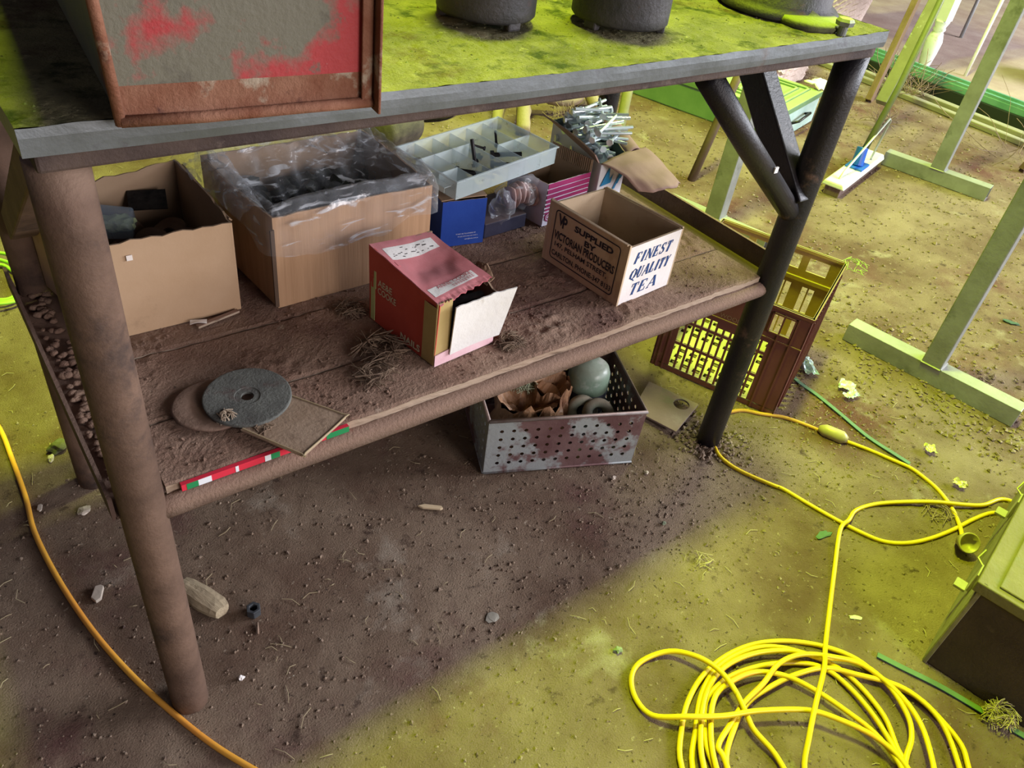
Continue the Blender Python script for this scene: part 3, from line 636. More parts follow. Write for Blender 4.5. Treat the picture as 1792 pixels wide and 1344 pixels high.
fr = MB()   # rounded frame line
def rrect(x0, z0, x1, z1, r_, t):
    pts = []
    for cx, cz, a0 in ((x1-r_, z1-r_, 0), (x0+r_, z1-r_, 90), (x0+r_, z0+r_, 180), (x1-r_, z0+r_, 270)):
        for k in range(6): a = R(a0+18*k); pts.append((cx, cz, math.cos(a), math.sin(a)))
    n = len(pts); vs = [(cx+r_*c, cz+r_*s_, 0) for cx,cz,c,s_ in pts] + [(cx+(r_-t)*c, cz+(r_-t)*s_, 0) for cx,cz,c,s_ in pts]
    return vs, [(i, (i+1)%n, n+(i+1)%n, n+i) for i in range(n)]
vs, fs = rrect(.014,.012,SL-.016,.108,.008,.0022); g.M = mk(0,0); g.add(vs, fs, 2); g.M = Matrix.Identity(4)
g.text('V', .02, mk(.022,.081), 2, bold=.0006, width=.016, height=.022); g.text('P', .02, mk(.034,.078), 2, bold=.0006, width=.011, height=.022)
g.text('SUPPLIED', .01, mk(.064,.086), 2, bold=.0004, width=.094, height=.012)
g.text('BY', .01, mk(.092,.071), 2, bold=.0004, width=.028, height=.011)
g.text('VICTORIAN PRODUCERS', .01, mk(.018,.053), 2, bold=.0003, width=.150, height=.016)
g.text('147, PELHAM STREET,', .01, mk(.023,.037), 2, bold=.0002, width=.132, height=.011)
g.text('CARLTON, PHONE-347 8133', .01, mk(.019,.018), 2, bold=.0002, width=.150, height=.012)
obj('side_panel', g, [M_tea, M_teain, M_teablk], tb, world=True, label='side panel with black framed lettering')
g = MB(); wall(g, tr_, tb_, TH, .004, 1, 1); obj('side_panel', g, [M_tea, M_teain], tb, world=True)
g = MB(); wall(g, tb_, tl, TH-.002, .004, 1, 1); obj('back_panel', g, [M_tea, M_teain], tb, world=True)
g = MB(); g.add([(*p.xy, SZ+.002) for p in (tf, tr_, tb_, tl)], [(0,1,2,3)]); obj('bottom_panel', g, M_teain, tb, world=True)
g = MB(); g.bar(tr_+Vector((.001,.002,TH-.004)), tb_+Vector((.001,-.002,TH-.004)), .005, .012); obj('rim_bead', g, M_tea, tb, world=True, bevel=.001)
g = MB(); g.bar(tl+Vector((-.002,0,TH+.003)), tf+Vector((-.001,.004,TH+.003)), .004, .003)
obj('rim_bead', g, M_tea, tb, world=True, bevel=.001)
g = MB(); rd = random.Random(77)
for k in range(50): g.blob((rd.uniform(.83,.90), rd.uniform(.075,.17), SZ+rd.uniform(.01,.035)), rd.uniform(.006,.012), amp=.6, sub=1, seed=k+200, fr=2)
obj('tarry_lumps', g, M_darksteel, None, kind='stuff', label='black tarry lumps lying inside the wooden tea box', cat='lumps')

# 5: blue box, dark flat box, plastic bag, purple striped box
M_bblue = mat('royal_blue_card', (.012,.045,.28), (.02,.07,.36), scale=10, rough=.5, bump=.08, spots=(((.5,.5,.55), 80, .75, .77),), dust=.15)
bb = [(.636,.350),(.722,.335),(.745,.455),(.655,.470)]
bx = empty('blue_box', (.636,.350,SZ), 0, 'small royal blue cardboard box under the left end of the plastic organiser', 'cardboard box')
g = MB(); carton(g, bb, SZ-.001, .542, rag=.0012, bow=0, seed=12, t=.0015)
ba, bb2 = Vector((.636,.350,SZ)), Vector((.722,.335,SZ))
g.text('PO BOX 202 TULLAMARINE VIC', .004, face_M(ba, bb2, .030,.022,.0012), 2, width=.040, height=.0024)
g.text('PH (03) 9330 2966 FAX 9335 4', .004, face_M(ba, bb2, .034,.016,.0012), 2, width=.040, height=.0026)
g.text('sales@bolts.com.au', .004, face_M(ba, bb2, .048,.010,.0012), 2, width=.028, height=.0030)
obj('box_body', g, [M_bblue, M_cardin, mat('pale_print', (.6,.65,.8), bump=0)], bx, world=True)
g = MB(); g.grid(10, 6, lambda u, v: (.634+.088*u+.02*v, .352-.015*u+.10*v, .5435+.003*math.sin(2*u)-.008*v*v)); obj('open_flap', g, M_cardin, bx, world=True, solid=.002)
g = MB().at(.760,.345,SZ, rz=R(4)); g.box(-.03,0,0,.075,.10,.030); o = obj('flat_box', g, mat('navy_black_card', (.022,.022,.05), (.04,.04,.07), scale=20, rough=.55, bump=.1, dust=.4), None, bevel=.002, label='low dark navy box on the shelf under the clear plastic bag', cat='cardboard box')
g = MB().at(.775,.343,SZ+.012, rz=R(4)); 
# bag
bg = empty('plastic_bag', (.815,.36,SZ+.03), 0, 'clear crumpled plastic bag of pinkish parts drooping below the plastic organiser', 'plastic bag')
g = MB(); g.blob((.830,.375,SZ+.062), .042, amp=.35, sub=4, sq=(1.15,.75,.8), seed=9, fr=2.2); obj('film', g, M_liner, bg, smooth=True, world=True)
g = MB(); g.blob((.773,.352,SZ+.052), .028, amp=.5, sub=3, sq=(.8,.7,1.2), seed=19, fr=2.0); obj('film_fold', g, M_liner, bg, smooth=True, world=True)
g = MB()
for k in range(6): g.blob((.805+.011*k, .372, SZ+.066-.004*abs(k-2)), .024, amp=.2, sub=2, sq=(.28,.9,1.0), seed=60+k)
obj('pink_pads', g, mat('pink_pads', (.56,.36,.33), (.64,.44,.41), scale=20, rough=.7, bump=.1), bg, smooth=True, world=True)
M_purp = mat('magenta_print', (.33,.03,.13), bump=0, rough=.5); M_pale = mat('pale_lilac_card', (.66,.64,.78), (.74,.72,.82), scale=12, rough=.55, bump=.05)
pp = [(.868,.338),(.990,.352),(.972,.455),(.850,.440)]
px = empty('screw_box', (.868,.338,SZ), 0, 'open cardboard screw box with magenta stripes, behind the tea box', 'cardboard box')
g = MB(); carton(g, pp, SZ-.001, .541, rag=.0006, bow=0, seed=15, t=.0015, mi=0, mi2=1)
pa, pb = Vector((.868,.338,SZ)), Vector((.990,.352,SZ)); PL = (pb-pa).length
z = .0895
for k in range(8):
    th = .0105-.0012*k; g.M = face_M(pa, pb, .001, z-th, .0014); g.add([(0,0,0),(PL-.002,0,0),(PL-.002,th,0),(0,th,0)], [(0,1,2,3)], 2); z -= th+.0016+.0004*k
g.M = face_M(pa, pb, .014,.018,.0015); 
for r_, m_ in ((.011,2),(.0085,0),(.0065,2),(.004,0)): g.add([(r_*math.cos(R(30+60*k)) , r_*math.sin(R(30+60*k)), (.011-r_)*.05) for k in range(6)], [tuple(range(6))], m_)
g.M = Matrix.Identity(4)
obj('box_body', g, [M_pale, M_cardin, M_purp], px, world=True)
g = MB(); g.grid(60, 8, lambda u, v: (.985-.125*u+.0, .440+.018*math.sin(u*3)-.0008*math.cos(u*220), .540+.028*v)); 
g2 = MB(); g2.grid(70, 6, lambda u, v: (.990-.020*u+.0012*math.sin(u*140), .352+.105*u, .540+.026*v)); obj('corrugated_flap', g2, M_cardin, px, world=True, solid=.0015)

# 6: bolt carton
M_bolt_card = mat('white_blue_card', (.66,.66,.72), (.72,.72,.77), scale=9, rough=.6, bump=.08, spots=(((.45,.40,.36), 14, .64, .74),))
M_bbl = mat('light_blue_print', (.03,.22,.45), bump=0); M_kraft = mat('kraft_pink', (.29,.185,.15), (.35,.23,.19), scale=8, rough=.85, bump=.12)
bc = [(1.002,.338),(1.085,.350),(1.135,.520),(1.015,.515)]
bt = empty('bolt_carton', (1.002,.338,SZ), 0, 'open white and blue carton heaped with bolts at the back right of the shelf', 'cardboard box')
g = MB(); carton(g, bc, SZ-.001, [.560,.560,.585,.585], rag=.002, bow=0, seed=18, t=.002)
xa, xb = Vector((1.002,.338,SZ)), Vector((1.085,.350,SZ))
g.M = face_M(xa, xb, 0,0,.0022); g.add([(.006,.060,0),(.040,.062,0),(.044,.082,0),(.034,.070,0),(.028,.100,0),(.016,.078,0)], [(0,1,2,3,4,5)], 2)
for k in range(4): g.add([(.046+k*.008,.035+k*.010,0),(.049+k*.008,.034+k*.010,0),(.072+k*.004,.085,0),(.069+k*.004,.086,0)], [(0,1,2,3)], 2)
g.M = Matrix.Identity(4)
obj('box_body', g, [M_bolt_card, mat('green_black_card', (.035,.05,.045), bump=.1), M_bbl], bt, world=True)
g = MB(); g.grid(24, 16, lambda u, v: (1.000+.150*u+.045*v*(1-.2*u), .338+.030*u-.115*v*(.55+.45*math.sin(u*2.6+.2))-.004*noise.noise(Vector((u*9,3,3)))*v, .562+.006*math.sin(u*3)-.034*v*v+.004*noise.noise(Vector((u*4,v*4,1)))-.02*max(0,u-.75)*4*v))
obj('front_flap', g, M_kraft, bt, world=True, solid=.0025, smooth=True, label='large kraft flap bent forward')
g = MB(); g.grid(16, 8, lambda u, v: (1.002+.002*u-.016*v, .345+.175*u, .560+.028*u+.022*v*math.sin(1.2+u*1.6))); obj('side_flap', g, M_kraft, bt, world=True, solid=.0025)
g = MB(); g.grid(16, 8, lambda u, v: (1.088+.048*u+.050*v, .355+.165*u+.002*v, .562+.024*u+.014*math.sin(v*2.6)-.016*v*v)); obj('side_flap', g, M_kraft, bt, world=True, solid=.0025, smooth=True)
# zinc coach bolts
g = MB().at(rx=0); g.tube([(0,0,0),(.085,0,0)], .0034, n=10); hx = [(math.cos(R(60*k))*.0075, math.sin(R(60*k))*.0075) for k in range(6)]
g.add([(-.0045,a,b) for a,b in hx]+[(0,a,b) for a,b in hx], [tuple(range(6)), tuple(reversed(range(6,12)))]+[(i,(i+1)%6,6+(i+1)%6,6+i) for i in range(6)])
cbm = None; rd = random.Random(12)
for k in range(52):
    if cbm is None: o = cbm = obj('coach_bolt', g, M_zinc, None)
    else: o = cbm.copy(); COL.objects.link(o)
    lay = k//6; a = rd.choice((0,.25,-.3,.6,2.9,3.3,-.5,1.0,-.9)) + rd.uniform(-.2,.2)
    cx, cy = 1.066+rd.uniform(-.020,.020), .435+rd.uniform(-.050,.050)
    o.location = (cx-.04*math.cos(a), cy-.04*math.sin(a), .552+.0088*lay+rd.uniform(-.003,.003)); o.rotation_euler = (rd.uniform(0,3), rd.uniform(-.18,.18), a)
    tag(o, 'shiny zinc coach bolt heaped in the carton at the back right of the shelf', 'bolt', 'zinc coach bolts in the carton')
g = MB(); g.add([(*p, .545) for p in ((1.006,.345),(1.082,.357),(1.125,.512),(1.020,.510))], [(0,1,2,3)]); 
g.box(1.012,.36,SZ+.002,1.08,.50,.548); obj('bolt_pile', g, M_zinc, None, kind='stuff', label='lower layers of zinc bolts deep in the white and blue carton', cat='bolts')

# 7: compartment organiser
M_org = mat('milky_plastic', (.60,.72,.72), (.66,.76,.80), scale=10, rough=.22, bump=.05, alpha=.36, spec=.6, spots=(((.35,.38,.38), 24, .60, .72),))
og = empty('parts_organiser', (.648,.330,.553), math.atan2(.055,.268), 'clear plastic compartment organiser lying tilted across the blue box and bag', 'organiser')
og.rotation_euler = (R(1.5), R(-1.0), math.atan2(.052,.268))
OW, OD, OH = .272, .160, .036
g = MB(); g.box(0,0,0,OW,OD,.0015)
for a in ((0,0,OW,.0015),(0,OD-.0015,OW,OD),(0,0,.0015,OD),(OW-.0015,0,OW,OD)): g.box(a[0],a[1],0,a[2],a[3],OH)
g.box(-.003,-.003,OH-.003,OW+.003,.0015,OH); g.box(-.003,OD-.0015,OH-.003,OW+.003,OD+.003,OH); g.box(-.003,-.003,OH-.003,.0015,OD+.003,OH); g.box(OW-.0015,-.003,OH-.003,OW+.003,OD+.003,OH)
obj('tray', g, M_org, og, bevel=.0015)
g = MB()
for k in range(1,6): x = OW*k/6; g.box(x-.0007, (.0 if k%2 else .0), .001, x+.0007, OD, OH-.004)
obj('dividers', g, M_org, og)
g = MB(); g.box(0,OD*.66,.001,OW*.5,OD*.66+.0014,OH-.004); g.box(0,OD*.28,.001,OW*.17,OD*.28+.0014,OH-.004); g.box(OW*.66,OD*.45,.001,OW,OD*.45+.0014,OH-.004); obj('cross_dividers', g, M_org, og)
g = MB(); g.box(-.018,.012,OH-.014,-.001,OD*.97,OH-.012); g.box(-.018,.012,OH-.022,-.0165,OD*.97,OH-.012); obj('hinge_lip', g, M_org, og, bevel=.001)
rd = random.Random(9)
sc0 = None; ogM = Matrix.Translation(og.location) @ og.rotation_euler.to_matrix().to_4x4()
for k, (x, y, z, ax, tilt, l) in enumerate(((.118,.070,.010,1.2,-1.0,1.0),(.133,.080,.008,.6,-.1,.6),(.150,.088,.008,1.9,-.3,.7),(.150,.05,.009,-.9,-.15,1.1),(.175,.075,.012,-.7,-.1,1.2),(.165,.095,.02,2.4,-.2,.6),(.213,.105,.012,.9,-.5,.7),(.075,.07,.008,-1.0,-.05,1.1),(.125,.05,.006,-1.2,0,.7),(.095,.045,.006,-1.0,0,.8))):
    if sc0 is None:
        g = MB(); g.tube([(0,0,0),(.036,0,0)], .0030, n=10); g.add([(-.005,a*.72,b*.72) for a,b in hx]+[(0,a*.72,b*.72) for a,b in hx], [tuple(range(6)), tuple(reversed(range(6,12)))]+[(i,(i+1)%6,6+(i+1)%6,6+i) for i in range(6)])
        o = sc0 = obj('black_screw', g, M_darksteel, None)
    else: o = sc0.copy(); COL.objects.link(o)
    o.matrix_world = ogM @ Matrix.Translation((x,y,z)) @ Matrix.Rotation(ax,4,'Z') @ Matrix.Rotation(tilt,4,'Y') @ Matrix.Scale(l*1.25,4)
    tag(o, 'small black hex screw lying in a compartment of the clear organiser', 'screw', 'black screws in the organiser')

# 8: grinding disc, backing disc, glass plate, carton below the plank
M_grind = mat('grey_grinding_disc', (.085,.085,.078), (.14,.145,.13), scale=28, rough=.85, bump=.5, bscale=220, spots=(((.10,.055,.05), 14, .56, .68), ((.28,.28,.24), 60, .68, .74)))
g = MB(); g.lathe([(.0085,.001),(.0085,.0042),(.0165,.0042),(.0172,.0050),(.0558,.0052),(.0572,.0048),(.0576,.0040),(.0576,.0014),(.0570,.0008),(.0085,.0004)], n=56, closed=True)
o = obj('grinding_disc', g, M_grind, None, label='round grey grinding disc lying on the dusty front of the shelf', cat='disc', loc=(.170,.098,.4605)); o.rotation_euler = (R(1.5),R(-2),0)
g = MB(); g.lathe([(.010,0),(.052,0),(.053,.0015),(.050,.0028),(.010,.0028)], n=48, closed=True, wob=.02)
obj('sanding_disc', g, mat('brown_fibre_disc', (.13,.075,.055), (.17,.105,.08), scale=20, rough=.9, bump=.5, dust=.5), None, smooth=True, label='brown fibre disc half hidden under the grey grinding disc', cat='disc', loc=(.128,.112,.4545))
M_glass = mat('dusty_glass', (.27,.19,.13), (.34,.25,.18), scale=14, rough=.4, bump=.4, spots=(((.20,.14,.10), 30, .55, .66),))
gp = obj('dusty_plate', MB().prism([(.139,.047),(.186,-.034),(.191,-.035),(.268,.004),(.267,.012),(.219,.086),(.212,.088)], .4556, .4590), M_glass, None, bevel=.001, world=True, loc=(.2,.03,.4556), label='square dust-covered plate lying under the grinding disc at the shelf edge', cat='plate')
g = MB(); g.tube(smooth_path([(.142,.046,.4595),(.187,-.032,.4595),(.192,-.033,.4595),(.266,.004,.4595),(.266,.012,.4595),(.219,.084,.4595)], 3), .0011, n=6); obj('raised_rim', g, mat('pale_rim', (.36,.28,.17), rough=.5, bump=.1), gp, world=True)
fc = empty('flat_carton', (.05,-.003,.44), 0, 'flat red, white and green packet wedged under the front shelf plank', 'packet')
g = MB(); g.box(.046,-.0035,.4385,.268,.0025,.4485, 0); g.box(.052,-.0039,.4388,.066,-.0033,.4482, 1); g.box(.066,-.0039,.4388,.082,-.0033,.4482, 2); g.box(.112,-.0039,.4388,.116,-.0033,.4482, 2); g.box(.150,-.0039,.4388,.158,-.0033,.4482, 2); g.box(.158,-.0039,.4388,.170,-.0033,.4482, 1); g.box(.235,-.0039,.4388,.268,-.0033,.4482, 1)
obj('packet_edge', g, [mat('packet_red', (.60,.03,.06), bump=0, rough=.4), mat('packet_green', (.02,.22,.08), bump=0, rough=.4), mat('packet_white', (.7,.72,.78), bump=0, rough=.4)], fc, world=True)
# straw nests, clods, scraps on the shelf
def nest(name, cx, cy, z, r, n, seed, lab, m=None, h=.012):
    g = MB(); rd = random.Random(seed)
    for k in range(n):
        a = rd.uniform(0,6.28); b = a+rd.uniform(.5,2.5); ra, rb = r*rd.random()**.5, r*rd.random()**.5; zz = z+h*rd.random()
        p = [(cx+ra*math.cos(a), cy+ra*math.sin(a), zz), (cx+.6*(ra+rb)/2*math.cos((a+b)/2), cy+.6*(ra+rb)/2*math.sin((a+b)/2), zz+.004*rd.random()), (cx+rb*math.cos(b), cy+rb*math.sin(b), z+h*rd.random()*.7)]
        g.tube(smooth_path(p, 3), .0005+.0004*rd.random(), n=4, caps=False)
    return obj(name, g, m or M_straw, kind='stuff', label=lab, cat='straw')
M_dullstraw = mat('dusty_straw', (.15,.10,.07), (.24,.17,.115), scale=30, rough=.9, bump=0)
nest('straw_nest', .385,.125,.450,.050,85,1,'tangle of dusty straw on the shelf at the left of the red nail box', M_dullstraw)
nest('straw_nest', .350,.075,.450,.040,55,2,'dusty straw tuft on the shelf between the grinding disc plate and nail box', M_dullstraw)
nest('straw_nest', .395,.235,.451,.030,70,3,'wisp of dusty straw behind the nail box against the lined cardboard box', M_dullstraw)
nest('straw_nest', .575,.050,.451,.030,90,6,'dusty straw scattered at the right foot of the nail box', M_dullstraw, .006)
nest('straw_nest', .132,.075,.456,.014,90,4,'small pale knot of fibres beside the grinding disc', mat('pale_fibre', (.38,.30,.22), bump=0), .010)
nest('straw_nest', .165,.037,.453,.018,60,5,'small knot of fibres in front of the grinding disc', M_dullstraw, .007)
g = MB(); rd = random.Random(15)
for k in range(1500):
    x, y = rd.uniform(.05,1.13), rd.uniform(.01,.36)
    if noise.noise(Vector((x*7,y*7,3))) < .02: continue
    crumb(g, x, y, shelf_z(x,y)+.001, rd.choice((.001,.0015,.002,.003)), rd)
obj('shelf_crumbs', g, M_dust, kind='stuff', label='crumbs of red dirt scattered over the dusty shelf planks', cat='dirt')
g = MB().at(.205,.300,.4525, rz=R(12)); g.box(-.035,-.004,0,.035,.004,.004); obj('wood_sliver', g, M_plank, None, bevel=.001, label='thin wooden sliver lying in front of the tan cardboard box', cat='wood sliver')
g = MB().at(.176,.302,.456, rz=R(-20)); g.grid(6,4,lambda u,v:(-.012+.024*u,-.006+.012*v,.003*math.sin(3*u)*(1-v))); obj('paper_scrap', g, mat('white_paper', (.8,.76,.74), bump=0), None, solid=.0005, label='white paper scrap on the shelf at the foot of the tan box', cat='paper scrap')

# ---------------------------------------------------------------- under the bench and to its right
# perforated metal basket
M_bask = mat('rusty_plum_metal', (.12,.060,.062), (.17,.10,.10), scale=10, rough=.6, bump=.3, metal=.2, contrast=(.4,.6), spots=(((.30,.32,.33), 6, .50, .55), ((.09,.035,.03), 18, .6, .7), ((.6,.55,.5), 90, .73, .77)))
bf = Vector((.663,.170,.0)); br = Vector((.968,.038,.0)); bu = (br-bf).normalized(); bv = Vector((-bu.y, bu.x, 0))
BW, BD, BH = .332, .215, .148
bk = empty('perforated_basket', (.663,.170,.002), math.atan2(bu.y,bu.x), 'rusty perforated metal basket standing on the dirt under the shelf', 'basket')
g = MB(); fo = .002   # walls lean outward a little
def bwall(mb, a, b, outx, outy):
    a = Vector(a); b = Vector(b); ux = (b-a).normalized(); uz = Vector((outx*fo/BH, outy*fo/BH, 1)); ln = (b-a).length
    mb.perf(ln, BH, max(4,int(ln/.0262)), 5, .0043, .014, .018, a, ux, uz)
bwall(g, (0,0,0), (BW,0,0), 0, -1); bwall(g, (BW,0,0), (BW,BD,0), 1, 0); bwall(g, (BW,BD,0), (0,BD,0), 0, 1); bwall(g, (0,BD,0), (0,0,0), -1, 0)
g.add([(0,0,.001),(BW,0,.001),(BW,BD,.001),(0,BD,.001)], [(0,1,2,3)])
c4 = [(-fo,-fo),(BW+fo,-fo),(BW+fo,BD+fo),(-fo,BD+fo)]
for (x, y), (x2, y2) in zip([(0,0),(BW,0),(BW,BD),(0,BD)], c4):   # corner gussets between the leaning walls
    g.add([(x,y,0),(x2,y,BH),(x2,y2,BH),(x,y2,BH)], [(0,1,2),(0,2,3)])
obj('basket_shell', g, M_bask, bk, solid=.0012)
g = MB(); g.tube([(*p, BH) for p in c4]+[(*c4[0], BH)], .0042, n=8); obj('rolled_rim', g, mat('rim_steel', (.20,.15,.15), (.30,.27,.27), scale=30, rough=.5, metal=.3, bump=.2, dust=.6), bk, smooth=True)
g = MB(); g.tube([(0,0,.002),(BW,0,.002),(BW,BD,.002),(0,BD,.002),(0,0,.002)], .003, n=6); obj('base_wire', g, M_bask, bk, smooth=True)
# contents
def bl(x, y, z=0): p = bf + bu*x + bv*y; return (p.x, p.y, z)
M_jar = mat('cloudy_green_jar', (.13,.20,.14), (.22,.30,.24), scale=14, rough=.35, bump=.15, spec=.6, spots=(((.40,.44,.40), 16, .58, .70),), dust=.3, dustcol=(.45,.42,.36), dlo=.1)
g = MB(); g.lathe([(0,0),(.040,0),(.046,.006),(.046,.125),(.045,.145),(.040,.158),(.030,.166),(0,.169)], n=36)
o = obj('glass_jar', g, M_jar, None, smooth=True, label='cloudy green jar standing at the back right of the perforated basket', cat='jar', loc=bl(.255,.145,.004))
g = MB(); g.lathe([(.0462,.050),(.0466,.051),(.0466,.105),(.0462,.106)], n=36); obj('dark_label', g, mat('dark_label', (.05,.055,.08), bump=0), o, smooth=True)
M_ring = mat('dusty_green_ring', (.16,.18,.13), (.24,.25,.19), scale=20, rough=.6, bump=.3, dust=.4)
for (x, y, z, ax, lab) in ((.250,.048,.108,R(40),'dusty green pipe ring leaning in front of the jar in the basket, the front one'),(.222,.070,.100,R(62),'dark green ring just behind another ring in the basket')):
    g = MB(); g.lathe([(.015,-.009),(.030,-.009),(.034,-.005),(.034,.005),(.030,.009),(.015,.009),(.013,.004),(.013,-.004)], n=30, closed=True)
    o = obj('pipe_ring', g, M_ring, None, smooth=True, label=lab, cat='ring', loc=bl(x,y,z)); o.rotation_euler = (ax, R(-12), R(-20))
M_bag = mat('oily_brown_paper', (.26,.135,.065), (.36,.20,.11), scale=12, rough=.5, bump=.4, spec=.5, spots=(((.14,.06,.03), 10, .55, .66), ((.5,.38,.28), 20, .64, .74)))
g = MB()
def pap(s_, cx, cy, rx_, ry_, h):
    def P(u, v):
        a = u*2*math.pi; r_ = 1-.12*v+.18*noise.noise(Vector((math.cos(a)*2+s_, math.sin(a)*2, v*2)))+.10*noise.noise(Vector((math.cos(a)*6+s_, math.sin(a)*6, v*4)))
        x, y = cx+rx_*r_*math.cos(a), cy+ry_*r_*math.sin(a); zz = .008+h*v*(1+.22*noise.noise(Vector((math.cos(a)*3, math.sin(a)*3+s_, 0))))
        return bl(x, y, zz)
    g.grid(40, 8, P)
    def Q(u, v):
        a = u*2*math.pi; q = v; r_ = (.85+.18*noise.noise(Vector((math.cos(a)*2+s_, math.sin(a)*2, 2))))*(1-q)
        x, y = cx+rx_*r_*math.cos(a), cy+ry_*r_*math.sin(a); return bl(x, y, .008+h*(1-.35*math.sin(q*1.5)) + .012*noise.noise(Vector((x*60,y*60,s_))))
    g.grid(40, 6, Q)
pap(1.0, .10, .080, .080, .060, .135); pap(5.0, .160, .110, .045, .050, .140)
obj('crumpled_paper', g, M_bag, None, label='crumpled oily brown paper bag in the left half of the perforated basket', cat='paper bag')
nest('fibre_wad', bl(.10,.13)[0], bl(.10,.13)[1], .128, .035, 110, 9, 'pale green stringy wad on top of the paper bag in the basket', mat('pale_green_fibre', (.36,.38,.26), bump=0), .02)
# steel plate with a hole
g = MB(); pts = [(1.085,.160),(1.120,.050),(1.238,.090),(1.192,.215)]
M_plate = mat('plum_steel_plate', (.17,.115,.11), (.25,.19,.175), scale=8, rough=.65, bump=.3, metal=.2, spots=(((.32,.27,.24), 10, .56, .7), ((.10,.13,.07), 6, .6, .7)), dust=.3)
hc = Vector((1.201,.112)); n = 32; ring = []; out_ = []
for k in range(n):
    a = 2*math.pi*k/n; d = Vector((math.cos(a), math.sin(a))); ring.append(hc + d*.019); best = 9
    for i in range(4):
        p, q = Vector(pts[i]), Vector(pts[(i+1)%4]); e = q-p; den = d.x*e.y-d.y*e.x
        if abs(den) < 1e-9: continue
        t = ((p.x-hc.x)*e.y-(p.y-hc.y)*e.x)/den; s_ = ((p.x-hc.x)*d.y-(p.y-hc.y)*d.x)/den
        if t > 0 and -.001 <= s_ <= 1.001: best = min(best, t)
    out_.append(hc + d*best)
for p in pts:   # snap the nearest spoke to each true corner
    i = min(range(n), key=lambda j: (out_[j]-Vector(p)).length); out_[i] = Vector(p)
T_ = lambda p, z: (p.x, p.y, z + (p.x-1.1)*.04 + .010)
vs = [T_(p,z) for z in (0,.005) for p in out_] + [T_(p,z) for z in (0,.005) for p in ring]
fs = []
for i in range(n):
    j = (i+1)%n; fs += [(n+i,n+j,3*n+j,3*n+i),(i,2*n+i,2*n+j,j),(i,j,n+j,n+i),(2*n+i,3*n+i,3*n+j,2*n+j)]
g.add(vs, fs); obj('steel_plate', g, M_plate, None, bevel=.0008, world=True, loc=(1.15,.12,.008), label='flat rusty steel plate with a round hole, on the dirt between basket and right leg', cat='steel plate')

# plastic crate
M_crate = mat('maroon_plastic', (.115,.035,.030), (.16,.055,.045), scale=6, rough=.5, bump=.12, spec=.4, dust=.6, dustcol=(.32,.26,.14), dlo=.3, spots=(((.22,.13,.06), 6, .58, .72),))
M_cratein = mat('amber_dusty_plastic', (.30,.17,.05), (.40,.25,.09), scale=7, rough=.6, bump=.15, dust=.7, dustcol=(.38,.33,.17))
cd_ = Vector((1.393-1.268, -.019-.285, 0)); CW, CD, CH = .329, .335, .284
cr = empty('plastic_crate', (1.268,.285,.002), math.atan2(cd_.y, cd_.x), 'maroon slotted plastic crate standing on the dirt behind the right bench leg', 'crate')
slots = []
for k in range(12):
    x = .047+.0178*k
    slots += [(x,.014,x+.0125,.084),(x,.092,x+.0125,.150)] + ([(x,.158,x+.0125,.186)] if k < 5 or k > 8 else [(x,.158,x+.0125,.172)])
wins = [(.050,.222,.062,.262),(.068,.222,.080,.262),(.086,.222,.098,.262),(.104,.222,.116,.262),(.246,.218,.294,.264)]
g = MB(); g.panel(CW, CH, -.004, slots+wins, (0,0,0)); g.box(-.001,-.003,CH-.008,CW+.001,.006,CH); g.box(.0,-.002,.196,CW,0,.200); g.box(.268,-.0025,.0,.272,0,.27); g.box(.300,-.0025,.0,.304,0,.27); g.box(.014,-.0025,.0,.018,0,.27); g.box(.030,-.0025,.0,.034,0,.27)
for (a,b,c,d) in ((.242,.214,.298,.218),(.242,.264,.298,.268),(.242,.214,.246,.268),(.294,.214,.298,.268)): g.box(a,-.003,b,c,0,d)
mtx = Matrix(((1,0,0,.130),(0,0,-1,-.0012),(0,1,0,.204),(0,0,0,1)))
g.text('WOODSON', .014, mtx, 1, width=.086, height=.011)
obj('side_wall', g, [M_crate, mat('moulded_letters', (.22,.12,.10), bump=0)], cr, label='slotted front wall with moulded letters')
bwin = [(.028+.072*k,.226,.080+.072*k,.264) for k in range(4)]
bsl = [(x,.110,x+.014,.182) for x in (.050,.068,.120,.138,.190,.208,.252,.270)] + [(x,.016,x+.014,.100) for x in (.050,.068,.086,.120,.138,.156,.190,.208,.226,.260)]
g = MB(); g.panel(CW, CH, .004, bwin+bsl, (0,CD,0)); g.box(-.001,CD-.006,CH-.008,CW+.001,CD+.003,CH); g.box(0,CD-.010,.196,CW,CD,.206); obj('side_wall', g, M_cratein, cr)
ss = [(x,.018,x+.010,.150) for x in [.04+.022*k for k in range(12)]]+[(.12,.222,.21,.262)]
for x0 in (0, CW):
    g = MB(); g.panel(CD, CH, .004 if x0 == 0 else -.004, ss, (x0,0,0), (0,1,0), (0,0,1)); g.box(x0-.003,0,CH-.008,x0+.003,CD,CH)
    for k in range(14): s_ = 1 if x0 else -1; y = .03+.0215*k; g.box(min(x0,x0+s_*.004), y, .01, max(x0,x0+s_*.004), y+.003, .26)
    obj('side_wall', g, M_crate, cr)
g = MB(); hl = [(.014+.0305*i,.014+.0305*j,.014+.0305*i+.019,.014+.0305*j+.016) for i in range(10) for j in range(10) if (j not in (4,7))]
g.panel(CW, CD, .004, hl, (0,0,.012), (1,0,0), (0,1,0)); obj('lattice_base', g, mat('dusty_lattice', (.34,.31,.15), (.44,.40,.22), scale=9, rough=.8, bump=.1), cr, label='pale dusty lattice base')
nest('cobweb_straw', 1.235, .245, .21, .03, 22, 14, 'wispy pale straw hanging at the left edge of the maroon crate', M_straw, .05)

